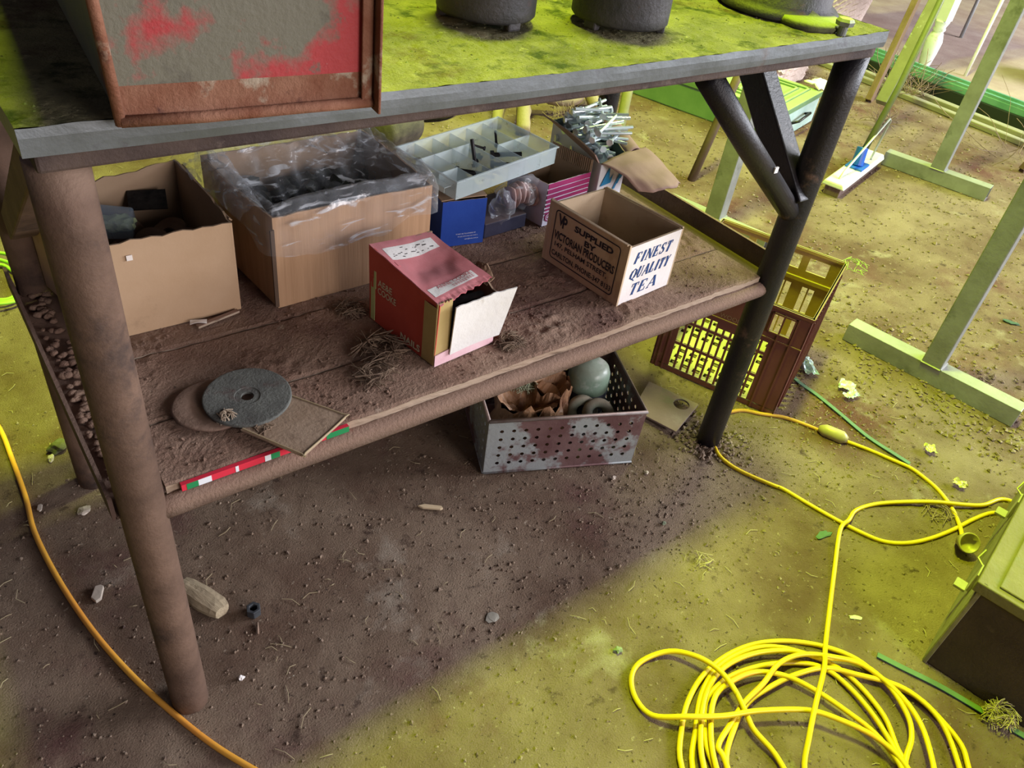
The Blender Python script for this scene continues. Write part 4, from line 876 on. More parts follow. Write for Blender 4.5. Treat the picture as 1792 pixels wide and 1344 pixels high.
# galvanised stands with T-shaped feet
M_galvt = mat('weathered_galvanised', (.20,.205,.19), (.29,.30,.29), scale=12, rough=.5, metal=.25, bump=.25, bscale=90, spec=.5, spots=(((.11,.12,.09), 9, .55, .68), ((.35,.36,.34), 30, .66, .74)), dust=.35, dustcol=(.40,.40,.30))
def stand(fx, fy, ang, l0, l1, post, wt, lab, h=1.25):
    s = empty('metal_stand', (fx,fy,.0), ang, lab, 'stand')
    g = MB(); t = .003; hw = wt/2
    for a in (((-l0,-hw,0),(l1,-hw+t,wt)),((-l0,hw-t,0),(l1,hw,wt)),((-l0,-hw,0),(l1,hw,t)),((-l0,-hw,wt-t),(l1,hw,wt))): g.box(*a[0],*a[1])
    obj('foot_tube', g, M_galvt, s, bevel=.0015)
    g = MB(); g.box(post-hw,-hw,wt,post+hw,hw,h); obj('post', g, M_galvt, s, bevel=.003)
    g = MB(); g.tube([(post-hw,-hw-.001,wt),(post+hw,-hw-.001,wt)], .003, n=6); g.tube([(post+hw+.001,-hw,wt),(post+hw+.001,hw,wt)], .003, n=6); obj('weld_bead', g, M_galvt, s)
    return s
stand(1.925,-.125,math.atan2(-.453,.075), .235, .235, .0, .052, 'galvanised steel stand nearest the camera, its T-foot on the dirt right of the crate', 1.0)
stand(3.285,.640,math.atan2(-.417,.104), .215, .215, .0, .056, 'galvanised steel stand whose T-foot stands beyond the broom head')
stand(2.00,.735,math.atan2(-.417,.104), .20, .20, .0, .056, 'galvanised steel stand seen through the bench braces, foot hidden behind the shelf')

# leaning pipes behind the bench
M_pipe = mat('rusty_thin_pipe', (.13,.085,.06), (.18,.125,.09), scale=14, rough=.7, bump=.3, metal=.2, dust=.3)
def leaning(name, a, b, r_, m_, lab, cat_='pipe'):
    a = Vector(a); b = Vector(b); g = MB(); g.tube([a, a.lerp(b,.5), b], r_, n=14)
    return obj(name, g, m_, None, smooth=True, world=True, loc=tuple(a), label=lab, cat=cat_)
leaning('steel_pipe', (2.235,1.050,-.005), (2.47,1.10,.62), .016, M_pipe, 'thin rusty pipe standing behind the bench, seen left of the braces')
leaning('steel_pipe', (1.80,1.06,-.005), (2.06,1.30,.60), .018, mat('green_dusty_pipe', (.20,.19,.09), (.26,.25,.13), scale=14, rough=.8, bump=.3, dust=.5), 'dusty greenish pipe leaning just right of the rear bench leg')

# floor squeegee broom
M_whitep = mat('white_plastic', (.74,.76,.72), (.68,.72,.62), scale=14, rough=.5, bump=.05, spots=(((.45,.48,.40), 20, .62, .72),))
M_bluep = mat('blue_plastic', (.015,.10,.55), rough=.35, bump=.02, spec=.5)
bh = empty('floor_broom', (2.93,.80,.0), math.atan2(.125,.47), 'white-headed floor broom with blue socket and long green handle, standing behind the bench', 'broom')
g = MB(); g.add([(-.26,-.045,.035),(.24,-.045,.035),(.25,.045,.035),(-.26,.045,.035),(-.26,-.035,.055),(.24,-.035,.055),(.24,.038,.055),(-.26,.038,.055)], [(0,3,2,1),(4,5,6,7),(0,1,5,4),(1,2,6,5),(2,3,7,6),(3,0,4,7)]); hd = obj('head', g, M_whitep, bh, bevel=.005)
g = MB(); g.box(-.25,-.030,.0,.23,.030,.036); obj('bristles', g, mat('dark_bristles', (.10,.06,.05), (.16,.11,.09), scale=120, rough=.95, bump=.8, stretch=(1,1,.1)), hd)
g = MB(); g.box(-.055,-.036,.054,.045,.034,.062); g.M = Matrix.Translation((-.01,.0,.06)) @ Matrix.Rotation(R(14),4,'Y') @ Matrix.Rotation(R(-6),4,'X'); g.lathe([(.0,0),(.024,0),(.022,.07),(.0,.07)], n=16); obj('socket', g, M_bluep, bh, bevel=.002)
g = MB(); g.tube([(-.205,.0,.057),(-.17,.0,.075),(.135,-.02,.225),(.155,-.022,.215),(.118,-.016,.065),(.125,-.016,.057)], .0045, n=8); obj('brace_wire', g, mat('pale_wire', (.60,.62,.60), rough=.4, metal=.4, bump=0), bh, smooth=True)
g = MB(); g.tube([(.005,0,.10),(.11,-.01,.36),(.33,.00,.98)], .0125, n=12); obj('handle', g, mat('olive_green_handle', (.11,.12,.05), (.15,.16,.07), scale=12, rough=.5, bump=.1), bh, smooth=True)
# timber and pole beside it
g = MB(); g.bar((3.93,1.38,0), (4.32,1.52,.85), .075, .030, up=(.3,-1,0)); obj('timber_post', g, mat('brown_timber', (.14,.085,.045), (.20,.13,.075), scale=10, rough=.8, bump=.4, stretch=(3,3,.3)), None, world=True, loc=(3.93,1.38,0), bevel=.002, label='narrow brown timber standing beside the green handle beyond the bench corner', cat='timber')
g = MB(); g.bar((3.43,1.06,.16), (3.90,1.19,.98), .052, .050, up=(.3,-1,0)); obj('square_post', g, mat('pale_green_post', (.15,.14,.09), (.21,.20,.13), scale=8, rough=.6, bump=.2, spots=(((.55,.58,.56), 10, .58, .68),)), None, world=True, loc=(3.43,1.06,.16), bevel=.003, label='pale green square pole leaning just left of the white bench, beside the brown timber', cat='pole')
# green case with ribbed lid
M_gcase = mat('green_case', (.12,.22,.10), (.17,.28,.14), scale=7, rough=.55, bump=.1, dust=.45, dustcol=(.48,.48,.22))
M_gend = mat('pale_green_case_end', (.36,.52,.45), (.48,.62,.56), scale=9, rough=.5, bump=.1)
gc = empty('green_case', (2.885,1.175,0), math.atan2(.15,.53), 'green case with ribbed lid and pale end, standing behind the bench under its right corner', 'case')
g = MB(); g.box(0,0,0,.46,.96,.115, 0); g.add([(0,-.001,.003),(.46,-.001,.003),(.46,-.001,.112),(0,-.001,.112)], [(0,1,2,3)], 1); obj('case_body', g, [M_gcase, M_gend], gc, bevel=.006)
g = MB(); g.box(-.006,-.006,.115,.466,.966,.142)
for (x0,y0,x1,y1) in ((.04,.04,.42,.30),(.08,.08,.38,.26),(.04,.36,.42,.62),(.08,.40,.38,.58),(.04,.68,.42,.93)):
    for a in ((x0,y0,x1,y0+.014),(x0,y1-.014,x1,y1),(x0,y0,x0+.014,y1),(x1-.014,y0,x1,y1)): g.box(a[0],a[1],.141,a[2],a[3],.150)
obj('case_lid', g, M_gcase, gc, bevel=.003)
g = MB(); g.tube([(.15,-.004,.06),(.16,-.03,.075),(.29,-.03,.085),(.31,-.004,.07)], .006, n=8); obj('carry_handle', g, M_darksteel, gc, smooth=True)
g = MB(); g.grid(12, 8, lambda u, v: (3.30+.13*u, 1.30+.09*v, .160+.012*noise.noise(Vector((u*4,v*4,0)))-.04*max(0,.3-v))); obj('white_rag', g, mat('white_cloth', (.75,.77,.76), rough=.8, bump=.2), None, solid=.004, smooth=True, label='small white rag draped on the corner of the green case', cat='rag')
# wicker baskets
def wick(x, y, rx_, ry_, h, rz, lab):
    g = MB(); nu, nv = 84, 16
    def P(u, v):
        a = u*2*math.pi; k = int(u*nu+.5); wv = .006*(1 if (k//2+int(v*nv))%2 else -1); f = 1+.14*v
        cx, cy = math.copysign(abs(math.cos(a))**.6, math.cos(a)), math.copysign(abs(math.sin(a))**.6, math.sin(a))
        return ((rx_+wv)*f*cx, (ry_+wv)*f*cy, h*v)
    g.grid(nu, nv, P); g.add([P(i/nu,0) for i in range(nu)], [tuple(range(nu))])
    m_ = mat('pale_wicker', (.50,.38,.32), (.62,.50,.44), scale=50, rough=.8, bump=.5)
    o = obj('wicker_basket', g, m_, None, solid=.006, label=lab, cat='basket', loc=(x,y,.003), rz=rz)
    g = MB(); g.tube([((rx_*1.14)*math.copysign(abs(math.cos(R(k*10)))**.6, math.cos(R(k*10))), (ry_*1.14)*math.copysign(abs(math.sin(R(k*10)))**.6, math.sin(R(k*10))), h) for k in range(37)], .012, n=8); obj('woven_rim', g, m_, o, smooth=True)
wick(3.62,1.93,.34,.24,.24, R(15), 'pale wicker basket on the floor behind the green case, seen under the bench corner')
wick(5.0,2.62,.55,.30,.30, R(15), 'larger pale wicker basket farther back, above the right corner of the bench top')
# green channel, timber battens
def along(pts, w_, h_, z, name, m_, lab, cat_):
    g = MB()
    for a, b in zip(pts[:-1], pts[1:]): g.bar((*a,z), (*b,z), w_, h_)
    return obj(name, g, m_, None, world=True, loc=(*pts[0],z-h_/2), bevel=.004, label=lab, cat=cat_)
M_gp = mat('sea_green_paint', (.09,.24,.17), (.14,.31,.24), scale=9, rough=.45, bump=.1, spec=.5)
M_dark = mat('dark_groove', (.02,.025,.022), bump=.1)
gpipe = along([(4.50,2.35),(4.52,-.6)], .10, .035, .070, 'green_channel', M_gp, 'long sea-green steel channel lying on the floor at the far right', 'steel channel')
g = MB(); g.box(4.462,-.6,.0875,4.478,2.35,.100); g.box(4.545,-.6,.0875,4.562,2.35,.100); obj('channel_flange', g, M_gp, gpipe, world=True)
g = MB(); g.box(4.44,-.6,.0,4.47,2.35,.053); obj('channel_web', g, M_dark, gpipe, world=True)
M_batt = mat('grey_batten', (.22,.20,.14), (.32,.30,.21), scale=9, rough=.85, bump=.4, stretch=(2,.2,2))
along([(4.33,2.3),(4.32,-.4)], .05, .025, .0135, 'timber_batten', M_batt, 'grey timber batten lying just in front of the green channel', 'batten')
along([(4.21,2.1),(4.19,-.3)], .045, .025, .0135, 'timber_batten', M_batt, 'grey timber batten lying nearest the bench, in front of another batten', 'batten')
# white bench with turned leg
M_wp = mat('worn_white_paint', (.70,.70,.72), (.62,.62,.64), scale=9, rough=.6, bump=.1, spots=(((.35,.36,.20), 10, .6, .7),))
wc = empty('white_bench', (4.70,1.55,0), 0, 'old white-painted bench with a turned leg, beyond the green channel', 'bench')
g = MB().at(4.70,1.55,0); g.lathe([(0,0),(.022,0),(.030,.05),(.042,.14),(.046,.20),(.034,.24),(.028,.25),(.036,.262),(.030,.275),(.040,.30),(.040,.31),(0,.31)], n=20); obj('turned_leg', g, M_wp, wc, world=True, smooth=True)
g = MB(); g.box(4.665,1.515,.31,4.735,1.585,.60); obj('leg_block', g, M_wp, wc, world=True)
g = MB(); g.box(4.66,1.50,.55,5.9,1.56,.62); g.box(4.655,1.50,.55,4.72,2.3,.62); obj('apron', g, M_wp, wc, world=True, bevel=.003)
g = MB(); g.box(4.64,1.48,.62,5.95,2.35,.645); obj('seat_board', g, mat('grey_lilac_board', (.42,.40,.42), (.5,.47,.5), scale=8, bump=.2), wc, world=True, bevel=.003)
# thin sticks and twigs at the far right
leaning('white_rod', (4.98,1.42,0), (5.25,1.52,.75), .010, mat('white_rod', (.72,.68,.70), rough=.5, bump=.1), 'thin pale rod standing beyond the green channel, right of the white bench', 'rod')
leaning('white_rod', (5.9,1.95,0), (6.2,2.08,.8), .012, mat('grey_rod', (.30,.30,.30), rough=.5, bump=.1), 'thin grey rod farthest back at the top right', 'rod')
M_twig = mat('dry_twig', (.20,.13,.09), (.28,.20,.15), scale=30, rough=.85, bump=.2)
def twigs(cx, cy, z, r_, n, seed, lab, nm='dry_twigs'):
    g = MB(); rd = random.Random(seed)
    for k in range(n):
        p = Vector((cx+rd.gauss(0,r_*.3), cy+rd.gauss(0,r_*.3), z)); d = Vector((rd.uniform(-1,1), rd.uniform(-1,1), rd.uniform(.1,1))).normalized(); pts = [p]
        for j in range(4): d = (d+Vector((rd.uniform(-.5,.5), rd.uniform(-.5,.5), rd.uniform(-.4,.3)))).normalized(); p = p+d*r_*rd.uniform(.2,.45); p.z = max(p.z,.004); pts.append(p)
        g.tube(smooth_path(pts, 2), .0016*rd.uniform(.4,1.1), n=4, caps=False)
    return obj(nm, g, M_twig, None, kind='stuff', label=lab, cat='twigs')
twigs(4.25,1.40,.02,.17,90,1,'brown tangle of dry twigs at the foot of the white bench leg')
twigs(3.9,.62,.02,.30,16,2,'sparse dry twigs in front of the green channel at the right edge')
twigs(3.62,1.12,.02,.08,40,3,'dry leaves and twigs heaped at the foot of the green pole')
# grey motor beyond
mo = empty('grey_motor', (5.55,1.15,0), R(20), 'grey electric motor lying on the far floor at the top right', 'motor')
g = MB(); g.tube([(-.17,0,.13),(-.15,0,.13),(.15,0,.13),(.17,0,.13)], [.10,.125,.125,.09], n=24); obj('motor_body', g, mat('grey_motor_paint', (.17,.19,.20), (.25,.27,.28), scale=12, rough=.6, bump=.2), mo, smooth=True)
g = MB(); g.box(-.12,-.11,0,.12,.11,.03); g.box(-.05,-.15,.12,.05,-.10,.19); obj('motor_base', g, mat('motor_dark', (.06,.05,.05)), mo)
# dark brown angle frame at right edge
fr_ = empty('brown_frame', (3.83,.52,0), math.atan2(-.12,.4), 'small dark brown wooden frame just inside the right edge below the green channel', 'frame')
g = MB(); g.bar((0,0,.012),(.30,0,.012),.024,.024); g.bar((0,0,.012),(.10,.0,.22),.024,.024); g.bar((.10,0,.22),(.40,0,.22),.024,.024); obj('frame_bars', g, mat('dark_brown_wood', (.07,.035,.028), (.11,.06,.045)), fr_)

# machinery and things on the ground behind the shelf
M_root = mat('dusty_bent_wood', (.24,.17,.12), (.32,.25,.18), scale=12, rough=.85, bump=.5, dust=.4, dustcol=(.26,.23,.12))
g = MB(); g.tube(smooth_path([(1.86,1.62,.02),(1.93,1.72,.10),(2.02,1.78,.12),(2.10,1.76,.08),(2.22,1.74,.07),(2.33,1.82,.10),(2.36,1.76,.02)], 6), .028, n=12, rough=.2); obj('bent_branch', g, M_root, None, smooth=True, world=True, loc=(1.86,1.62,0), label='thick bent branch lying behind the bench, above the plastic organiser', cat='branch')
g = MB(); g.tube(smooth_path([(1.80,1.72,.02),(1.98,1.92,.07),(2.20,2.0,.06),(2.5,2.05,.04)], 6), .024, n=12, rough=.2); obj('bent_branch', g, M_root, None, smooth=True, world=True, loc=(1.8,1.72,0), label='straighter greenish branch lying behind the thick bent branch', cat='branch')
twigs(2.12,1.66,.02,.07,40,7,'small dry leaves and twigs below the bent branch behind the bench')
g = MB(); g.at(1.62,2.02,0, rz=R(12)); g.lathe([(0,0),(.16,0),(.17,.02),(.17,.20),(.15,.22),(0,.22)], n=36); obj('black_drum', g, M_darksteel, None, smooth=True, world=True, loc=(1.62,2.02,0), label='low black drum behind the bench, between the lined box and the organiser', cat='drum')
g = MB(); g.tube([(1.20,1.62,.11),(1.22,1.63,.11),(1.36,1.68,.11),(1.38,1.685,.11)], [.07,.085,.085,.07], n=24); obj('dark_can', g, mat('dusty_black_can', (.06,.05,.045), (.12,.10,.08), scale=20, rough=.7, bump=.4), None, smooth=True, world=True, loc=(1.2,1.62,.0), label='dark dusty can behind the top right of the plastic-lined box', cat='can')
g = MB(); rd = random.Random(2)
for k in range(3):
    r_ = .05+.012*k; g.tube(smooth_path([(-.02+r_*math.cos(R(a))*1.1+rd.uniform(-.004,.004), 1.30+r_*math.sin(R(a))*1.7+rd.uniform(-.004,.004), .010+.006*k+.003*math.sin(a)) for a in range(0,361,30)], 3), .0045, n=8)
obj('green_wire_coil', g, mat('lime_cable', (.30,.55,.06), rough=.45, bump=0), None, smooth=True, world=True, loc=(0,1.3,0), label='small loose coil of lime green cable on the floor at the left edge', cat='cable')

# ---------------------------------------------------------------- extension cords
M_cord = mat('yellow_cord', (.62,.42,.006), (.70,.50,.01), scale=10, rough=.42, bump=.03, spec=.5, spots=(((.75,.33,.03), 5, .60, .70), ((.12,.09,.03), 70, .66, .70)))
M_orange = mat('orange_cord', (.70,.29,.045), (.78,.42,.05), scale=6, rough=.45, bump=.03, spec=.5, spots=(((.16,.08,.04), 60, .64, .70),))
M_mudcord = mat('muddy_cord', (.42,.21,.05), (.55,.30,.06), scale=12, rough=.6, bump=.1, spots=(((.16,.09,.05), 30, .6, .7),))
CR = .0046
def lay(p2, z=0):
    return [Vector((p[0], p[1], (p[2] if len(p) > 2 else 0) + z + CR*.7 + max(0, ground_z(p[0], p[1])))) for p in p2]
def cord(name, mb_pts, m_, parent=None, **k):
    g = MB(); g.tube(smooth_path(mb_pts, 5), CR, n=10); return obj(name, g, m_, parent, smooth=True, world=True, loc=tuple(mb_pts[0]) if parent is None else None, **k)
left = [(-.15,1.05),(-.132,.88),(-.115,.75),(-.113,.657),(-.113,.537),(-.118,.446),(-.109,.325),(-.089,.195),(-.061,.083),(-.03,-.008),(.001,-.085),(.035,-.151),(.075,-.216),(.12,-.30)]
cord('extension_cord', lay(left), M_orange, label='orange extension cord curving over the dirt along the left edge', cat='cord')
p2 = [(1.196,.010),(1.182,-.014),(1.163,-.049),(1.163,-.089),(1.179,-.133),(1.200,-.176),(1.211,-.198),(1.224,-.253),(1.239,-.316),(1.256,-.363),(1.28,-.405),(1.323,-.435),(1.382,-.455),(1.456,-.469),(1.523,-.477),(1.58,-.490),(1.63,-.520),(1.66,-.50),(1.64,-.478),
      (1.583,-.468,.004),(1.543,-.446,.006),(1.476,-.401,.009),(1.404,-.356,.004),(1.351,-.33),(1.301,-.321),(1.252,-.333,.011),(1.215,-.339,.005),(1.109,-.401),(.98,-.477),(.935,-.500,.012),(.888,-.524,.030),(.818,-.556,.036),(.767,-.584,.028),(.730,-.612,.006)]
loops = {
'A': [(.571,-.5),(.617,-.455),(.663,-.427),(.721,-.409),(.785,-.406),(.848,-.418),(.906,-.448),(.953,-.492),(.98,-.539),(.988,-.592),(1.011,-.644),(1.01,-.693),(.999,-.734),(.972,-.761)],
'B': [(.585,-.509),(.637,-.468),(.691,-.431),(.753,-.413),(.82,-.42),(.871,-.443),(.912,-.486),(.937,-.529),(.942,-.574),(.928,-.631),(.897,-.673),(.879,-.701)],
'C': [(.598,-.517),(.642,-.471),(.698,-.435),(.757,-.421),(.82,-.431),(.876,-.46),(.917,-.502),(.969,-.546),(.979,-.598),(.96,-.651),(.929,-.679),(.876,-.699)],
'D': [(.613,-.528),(.635,-.49),(.676,-.45),(.712,-.439),(.761,-.439),(.827,-.457),(.887,-.489),(.916,-.523),(.92,-.57),(.91,-.619),(.89,-.668),(.873,-.697)],
'E': [(.630,-.53),(.639,-.51),(.682,-.497),(.731,-.485),(.786,-.48),(.837,-.471),(.885,-.48),(.928,-.509),(.971,-.555),(.978,-.622),(.959,-.675),(.913,-.723)],
'F': [(.629,-.538),(.686,-.504),(.741,-.487),(.8,-.489),(.86,-.499),(.914,-.52),(.951,-.559),(.994,-.612),(1.005,-.66),(.994,-.702),(.955,-.75)],
'G': [(.613,-.528),(.652,-.482),(.699,-.45),(.75,-.448),(.798,-.46),(.836,-.492),(.858,-.536),(.871,-.589),(.877,-.641),(.866,-.692)]}
zl = {'A':.001,'B':.002,'C':.010,'D':.004,'E':.015,'F':.007,'G':.012}
H = [(.872,-.684),(.863,-.641),(.835,-.591),(.802,-.553),(.732,-.51),(.675,-.483),(.625,-.451),(.59,-.415),(.59,-.376),(.611,-.344),(.648,-.332),(.696,-.348),(.722,-.386),(.732,-.426),(.727,-.463),(.715,-.499),(.709,-.524),(.711,-.561),(.707,-.588)]
hz = [.020,.024,.026,.027,.027,.026,.024,.006,0,0,0,.010,.022,.026,.026,.022,.014,.008,.005]
path = list(p2)
order = 'AFCEBDG'
prev = (.730,-.612,.006)
path += [(.70,-.66,.003),(.64,-.69,.002),(.57,-.66,.001),(.545,-.59,.001)]
for k, key in enumerate(order):
    z = zl[key]; pl = [(x, y, z + (.006*math.sin(i*.9+k) if i not in (0,) else 0)*.4 + .001) for i, (x, y) in enumerate(loops[key])]
    path += pl
    if k < len(order)-1:
        n0 = loops[order[k+1]][0]; e = pl[-1]; cxm, cym = .80-.01*k, -.78-.008*k
        path += [(e[0]-.05, e[1]-.045, z*.6), (cxm+.04, cym-.03, .003+.003*k), (cxm-.07, cym-.005, .004+.003*k), (cxm-.17, cym+.09, .005+.002*k), (n0[0]-.03, n0[1]-.07, zl[order[k+1]]*.8)]
path += [(.84,-.735,.012),(.86,-.72,.018)] + [(x, y, z) for (x, y), z in zip(H, hz)] + [(.69,-.64,.004),(.66,-.70,.003),(.60,-.74,.002)]
cord('extension_cord', lay(path), M_cord, label='bright yellow extension cord in a big loose coil on the dirt at the bottom right', cat='cord')
p1 = [(1.262,.060),(1.297,.046),(1.341,.031),(1.372,.0),(1.413,-.036),(1.44,-.082),(1.455,-.120)]
cord('extension_cord', lay(p1), M_mudcord, label='muddy orange cord running from under the crate to the clear connector', cat='cord')
p3 = [(1.472,-.165),(1.482,-.18),(1.508,-.225),(1.527,-.273),(1.542,-.311),(1.541,-.351),(1.536,-.384,0),(1.518,-.423,-.001),(1.491,-.455,.0),(1.455,-.482,.006),(1.425,-.498,.010)]
yc = cord('extension_cord', lay(p3), M_cord, label='yellow cord running from the clear connector to the round plug by the chest', cat='cord')
M_conn = mat('smoky_connector', (.36,.30,.14), (.45,.38,.20), scale=20, rough=.35, bump=.1, alpha=.85, spec=.5)
a, b = Vector((1.449,-.112,.014)), Vector((1.476,-.176,.014)); g = MB(); g.tube([a, a.lerp(b,.1), a.lerp(b,.2), a.lerp(b,.8), a.lerp(b,.9), b], [.007,.011,.015,.016,.012,.007], n=16)
obj('cord_connector', g, M_conn, None, smooth=True, world=True, loc=tuple(a), label='clear smoky connector joining the muddy orange and yellow cords', cat='connector')
g = MB(); g.M = Matrix.Translation((1.428,-.494,.010)) @ Vector((-.55,-.50,.62)).to_track_quat('Z','Y').to_matrix().to_4x4()
g.lathe([(.006,-.004),(.008,.0),(.014,.010),(.017,.022),(.0215,.034),(.0215,.040),(.0185,.040),(.015,.026),(0,.024)], n=26)
o = obj('cord_plug', g, M_conn, None, smooth=True, world=True, loc=(1.43,-.497,.0), label='clear round plug socket at the end of the yellow cord, beside the chest latch', cat='plug')

# green strap in two lengths
M_strap = mat('dark_green_strap', (.035,.11,.09), (.05,.15,.12), scale=20, rough=.6, bump=.1, dust=.25, dustcol=(.25,.27,.18))
def strap(pts, lab, w_=.011):
    p = smooth_path([(x, y, max(0, ground_z(x,y))+.0045) for x, y in pts], 5); g = MB()
    for a, b in zip(p[:-1], p[1:]): g.bar(a, b, w_, .0022)
    obj('plastic_strap', g, M_strap, None, world=True, loc=tuple(p[0]), label=lab, cat='strap')
strap([(1.600,.115),(1.565,.042),(1.566,-.024),(1.555,-.099),(1.545,-.19),(1.549,-.261),(1.553,-.300)], 'flat dark green strap on the dirt running from the crate towards the yellow cord')
strap([(1.025,-.555),(1.041,-.593),(1.067,-.651),(1.085,-.706),(1.11,-.788),(1.13,-.836),(1.16,-.90)], 'flat dark green strap beside the chest at the bottom right corner')
nest('dry_tuft', 1.098,-.745,.003,.030,130,33,'dry straw tuft on the green strap against the dark chest at bottom right', M_straw, .03)

# dark chest at the bottom right
M_chest = mat('dark_brown_chest', (.050,.034,.026), (.075,.052,.038), scale=9, rough=.75, bump=.3, spots=(((.11,.08,.05), 12, .6, .72),))
M_chesttop = mat('dusty_ochre_lid', (.135,.115,.042), (.19,.165,.07), scale=9, rough=.8, bump=.4, spots=(((.16,.15,.08), 14, .58, .7), ((.24,.21,.10), 60, .68, .74)))
M_chestrim = mat('ochre_edge', (.21,.19,.11), (.29,.26,.16), scale=14, rough=.8, bump=.4, spots=(((.14,.10,.06), 20, .58, .7),))
cu_ = Vector((1.596-1.095, -.510+.608, 0)); ca_ = math.atan2(cu_.y, cu_.x)
dc = empty('storage_chest', (1.095,-.610,0), ca_, 'dark brown chest with dusty ochre lid and metal catches at the bottom right edge', 'chest')
CL, CWd, CHt = .58, .42, .226   # local x runs away from the camera, local -y to the right
g = MB(); g.box(0,-CWd,0,CL,0,CHt-.012); obj('chest_body', g, M_chest, dc, bevel=.003)
g = MB(); g.box(-.003,-.004,.0,.0,.003,CHt); g.box(0,.0,.0,CL,.004,CHt-.035, 0); obj('side_board', g, M_chestrim, dc, bevel=.001)
g = MB(); g.box(-.006,-CWd-.006,CHt-.022,CL+.006,.012,CHt, 0); g.box(.008,-CWd+.01,CHt,CL-.008,-.018,CHt+.004, 0); obj('chest_lid', g, [M_chesttop], dc, bevel=.006)
M_catch = mat('pale_catch', (.33,.31,.19), (.40,.38,.25), scale=30, rough=.5, bump=.1, metal=.2)
for x in (.085,.345):
    g = MB(); g.box(x,.004,.120,x+.034,.010,.165); g.box(x+.004,.010,.110,x+.028,.030,.116); ct = obj('catch', g, M_catch, dc, bevel=.001)
    g = MB(); g.tube([(x+.045,.004,.150),(x+.060,.020,.152),(x+.075,.016,.165)], .002, n=6); obj('wire_hook', g, M_catch, ct)
g = MB(); g.box(-.02,-.014,0,.02,.014,.008); obj('green_offcut', g, mat('dark_green_plastic', (.08,.13,.06), bump=.1, rough=.5), None, bevel=.003, loc=(1.270,-.625,.2305), rz=R(30), label='small dark green offcut lying on the ochre chest lid', cat='offcut')

# ---------------------------------------------------------------- single bits on the dirt
M_oldwood = mat('grey_old_wood', (.30,.23,.15), (.40,.33,.22), scale=12, rough=.85, bump=.6, stretch=(.4,2,2), spots=(((.12,.09,.06), 22, .56, .66),))
g = MB(); n = 11; vs = []
for i in range(9):
    for j in range(n):
        a = 2*math.pi*j/n; e = 1 if 0 < i < 8 else .82
        q = e*(1+.28*noise.noise(Vector((i*.25, math.cos(a)*1.8, math.sin(a)*1.8))))
        vs.append((-.046+.0115*i+.006*noise.noise(Vector((j*1.3,i,0)))*(i in (0,8)), .019*q*math.cos(a), max(0,.014+.0155*q*math.sin(a))))
g.add(vs, [(i*n+j,(i+1)*n+j,(i+1)*n+(j+1)%n,i*n+(j+1)%n) for i in range(8) for j in range(n)]+[tuple(range(n)), tuple(reversed(range(8*n,9*n)))])
obj('wood_block', g, M_oldwood, None, label='weathered grey wood block on the dirt right of the left front leg', cat='wood block', loc=(.075,.155,.001), rz=math.atan2(-.072,.030))
g = MB(); hx6 = [(math.cos(R(60*k+10)), math.sin(R(60*k+10))) for k in range(6)]; n=6
vs = [(c*.0125,s*.0125,z) for z in (0,.016) for c,s in hx6]+[(c*.0068,s*.0068,z) for z in (0,.016) for c,s in hx6]
g.add(vs, [(i,(i+1)%6,6+(i+1)%6,6+i) for i in range(6)]+[(12+(i+1)%6,12+i,18+i,18+(i+1)%6) for i in range(6)]+[(6+i,6+(i+1)%6,18+(i+1)%6,18+i) for i in range(6)]+[(i,12+i,12+(i+1)%6,(i+1)%6) for i in range(6)])
obj('steel_nut', g, mat('dark_nut', (.06,.065,.075), (.10,.11,.12), scale=40, rough=.5, metal=.5, bump=.2), None, bevel=.001, label='dark steel nut on the dirt beside the wood block', cat='nut', loc=(.138,.092,.003))
leaning('small_stick', (.135,.070,.006), (.128,.050,.005), .0018, M_twig, 'tiny dark stick just in front of the steel nut', 'stick')
def chip(name, x, y, l, w_, h, rz, m_, lab, cat_, z=None):
    g = MB(); sd = int(x*9999) % 97
    if name == 'wood_chip':
        g.prism([(-l/2,-w_*.1),(-l*.3,-w_*.5),(l*.4,-w_*.42),(l*.5,-w_*.1),(l*.42,w_*.45),(-l*.25,w_*.5)], 0, h); 
    else: g.blob((0,0,h*.45), 1, amp=.9, sub=2, sq=(l/2,w_/2,h*.55), seed=sd, fr=1.7)
    return obj(name, g, m_, None, bevel=min(h,w_)*.15, label=lab, cat=cat_, loc=(x, y, max(0,ground_z(x,y))+.001 if z is None else z), rz=rz)
M_palew = mat('pale_split_wood', (.55,.42,.26), (.62,.50,.34), scale=12, rough=.8, bump=.3, stretch=(.3,2,2))
M_bone = mat('pale_grey_chip', (.42,.35,.29), (.5,.43,.36), scale=20, rough=.85, bump=.3)
chip('wood_chip', .519,.145,.050,.010,.005,R(-38),M_palew,'pale pointed wood chip on the dirt in front of the bench','wood chip')
chip('wood_chip', -.063,.258,.034,.016,.007,R(62),M_bone,'grey wood chip on the dirt between the orange cord and left leg','wood chip')
chip('stone_flake', -.034,.455,.022,.022,.006,R(20),M_bone,'flat pale flake on the dirt left of the left front leg, under the rear leg','flake')
chip('wood_chip', -.098,.500,.018,.008,.003,R(70),M_bone,'small pale chip beside the orange cord near the rear left leg','wood chip')
chip('small_flake', .478,-.126,.024,.020,.002,R(10),mat('grey_leaf', (.26,.24,.20), (.34,.32,.27), scale=30, bump=.1),'grey heart-shaped flake on the dirt before the yellow-lit patch','flake')
chip('grey_leaf', 1.062,-.484,.026,.009,.002,R(-40),mat('silver_leaf', (.50,.55,.48), bump=.1),'silvery narrow leaf on the dirt above the yellow coil','leaf')
chip('plastic_piece', 1.180,-.325,.034,.018,.004,R(-5),mat('dark_green_piece', (.06,.12,.08), (.09,.16,.10), bump=.1),'small dark green plastic piece beside the upright yellow cord','plastic piece')
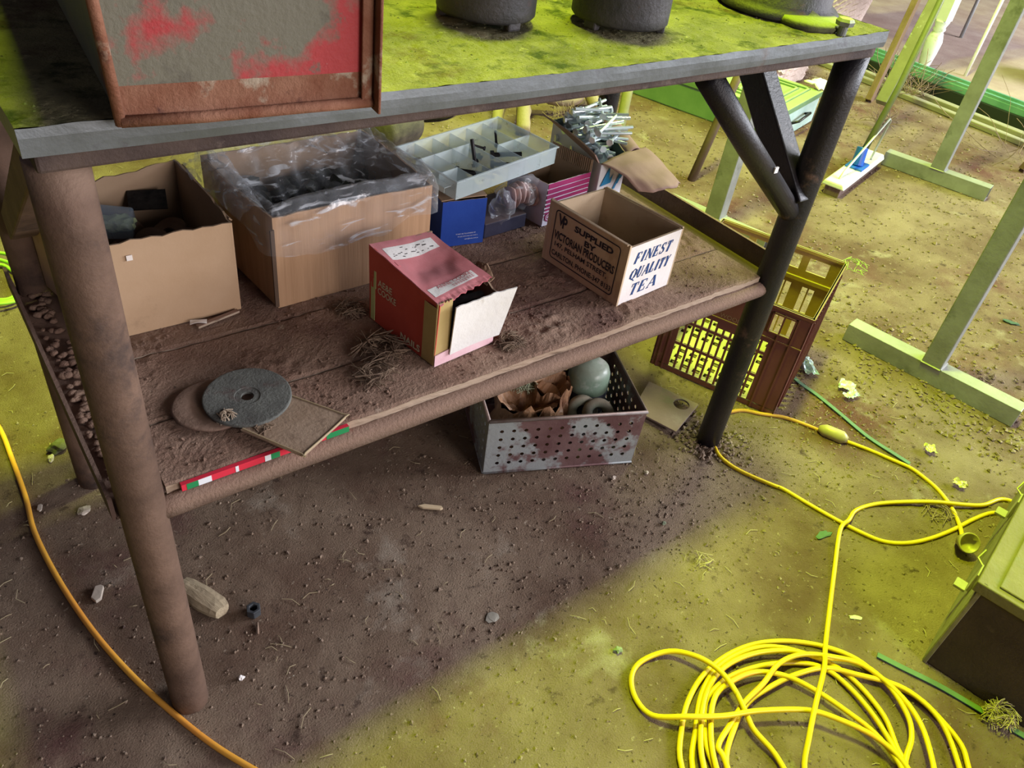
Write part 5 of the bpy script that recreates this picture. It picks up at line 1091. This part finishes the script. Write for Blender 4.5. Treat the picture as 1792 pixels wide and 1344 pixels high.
chip('small_stone', .625,-.294,.014,.014,.008,R(30),mat('green_grey_stone', (.20,.24,.16), bump=.3),'small green-grey stone on the lit dirt left of the coil','stone')
chip('soil_lump', .905,-.128,.009,.009,.006,R(10),mat('green_grey_stone', (.2,.24,.16)),'tiny dark stone at the edge of the bench shadow','stone')
chip('soil_lump', -.033,.640,.034,.028,.020,R(20),mat('olive_lump', (.10,.10,.05), (.14,.13,.07), bump=.4),'dark olive lump of earth left of the rear left leg','lump')
chip('small_stone', -.052,.618,.024,.010,.008,R(65),M_bone,'narrow pale stone leaning on the olive lump at left','stone')
chip('small_stone', .075,-.010,.010,.009,.007,R(0),mat('white_pebble', (.72,.68,.66), bump=.1),'white pebble beside the foot of the left front leg','stone')
chip('small_stone', .90,.020,.014,.010,.006,R(15),M_bone,'pale pebble on the dirt at the right front corner of the basket','stone')
chip('small_stone', .975,-.005,.010,.009,.006,R(15),M_bone,'round pale pebble between the basket and the right front leg','stone')
chip('small_stone', 1.165,.330,.05,.022,.006,R(-25),mat('white_flat_stone', (.62,.62,.58), bump=.2),'flat white stone behind the basket, left of the crate','stone')
chip('dark_leaf', 2.460,-.105,.050,.022,.006,R(-60),mat('dark_leaf_green', (.05,.09,.07), bump=.2),'dark crumpled leaf on the pale dirt at the right edge','leaf')
M_wrap = mat('clear_wrapper', (.55,.68,.70), (.70,.80,.80), scale=40, rough=.2, alpha=.7, bump=.3, spec=.8)
def wrapper(x, y, w_, h_, seed, lab, m_=M_wrap):
    g = MB(); g.grid(10, 8, lambda u, v: (w_*(u-.5)+.006*noise.noise(Vector((v*5,seed,1))), h_*(v-.5)+.006*noise.noise(Vector((u*5,seed,2))), .008+.010*noise.noise(Vector((u*4,v*4,seed)))+.004))
    obj('plastic_wrapper', g, m_, None, solid=.0006, label=lab, cat='wrapper', loc=(x,y,max(0,ground_z(x,y))+.001), rz=seed)
wrapper(1.640,.062,.075,.035,1,'crumpled blue-clear wrapper against the right side of the crate', mat('blue_clear_wrapper', (.30,.45,.50), (.6,.72,.78), scale=40, rough=.2, alpha=.8, bump=.3, spec=.8))
wrapper(1.665,-.045,.040,.040,2,'crumpled pale green wrapper on the dirt between crate and T-foot')
wrapper(1.640,-.075,.045,.022,3,'small white wrapper scrap lying just in front of the pale green wrapper')
wrapper(1.640,-.300,.026,.024,4,'pale yellow paper scrap beside the yellow cord, below the T-foot', mat('pale_yellow_paper', (.62,.62,.38), bump=.2))
wrapper(1.592,-.402,.026,.022,5,'cream crumpled scrap near the top of the bottom right chest', mat('cream_paper', (.68,.64,.40), bump=.2))
nest('creeper_stem', 1.722,.100,.270,.045,16,41,'thin green creeper on the top back corner of the crate', mat('green_stem', (.30,.42,.08), bump=0), .025)
nest('dry_grass', .905,-.238,.003,.028,14,42,'wisp of yellow dry grass at the edge of the bench shadow', M_straw, .004)
nest('root_tangle', 1.47,-.42,.003,.045,40,43,'dark root tangle on the dirt inside the yellow cord loop', M_twig, .008)
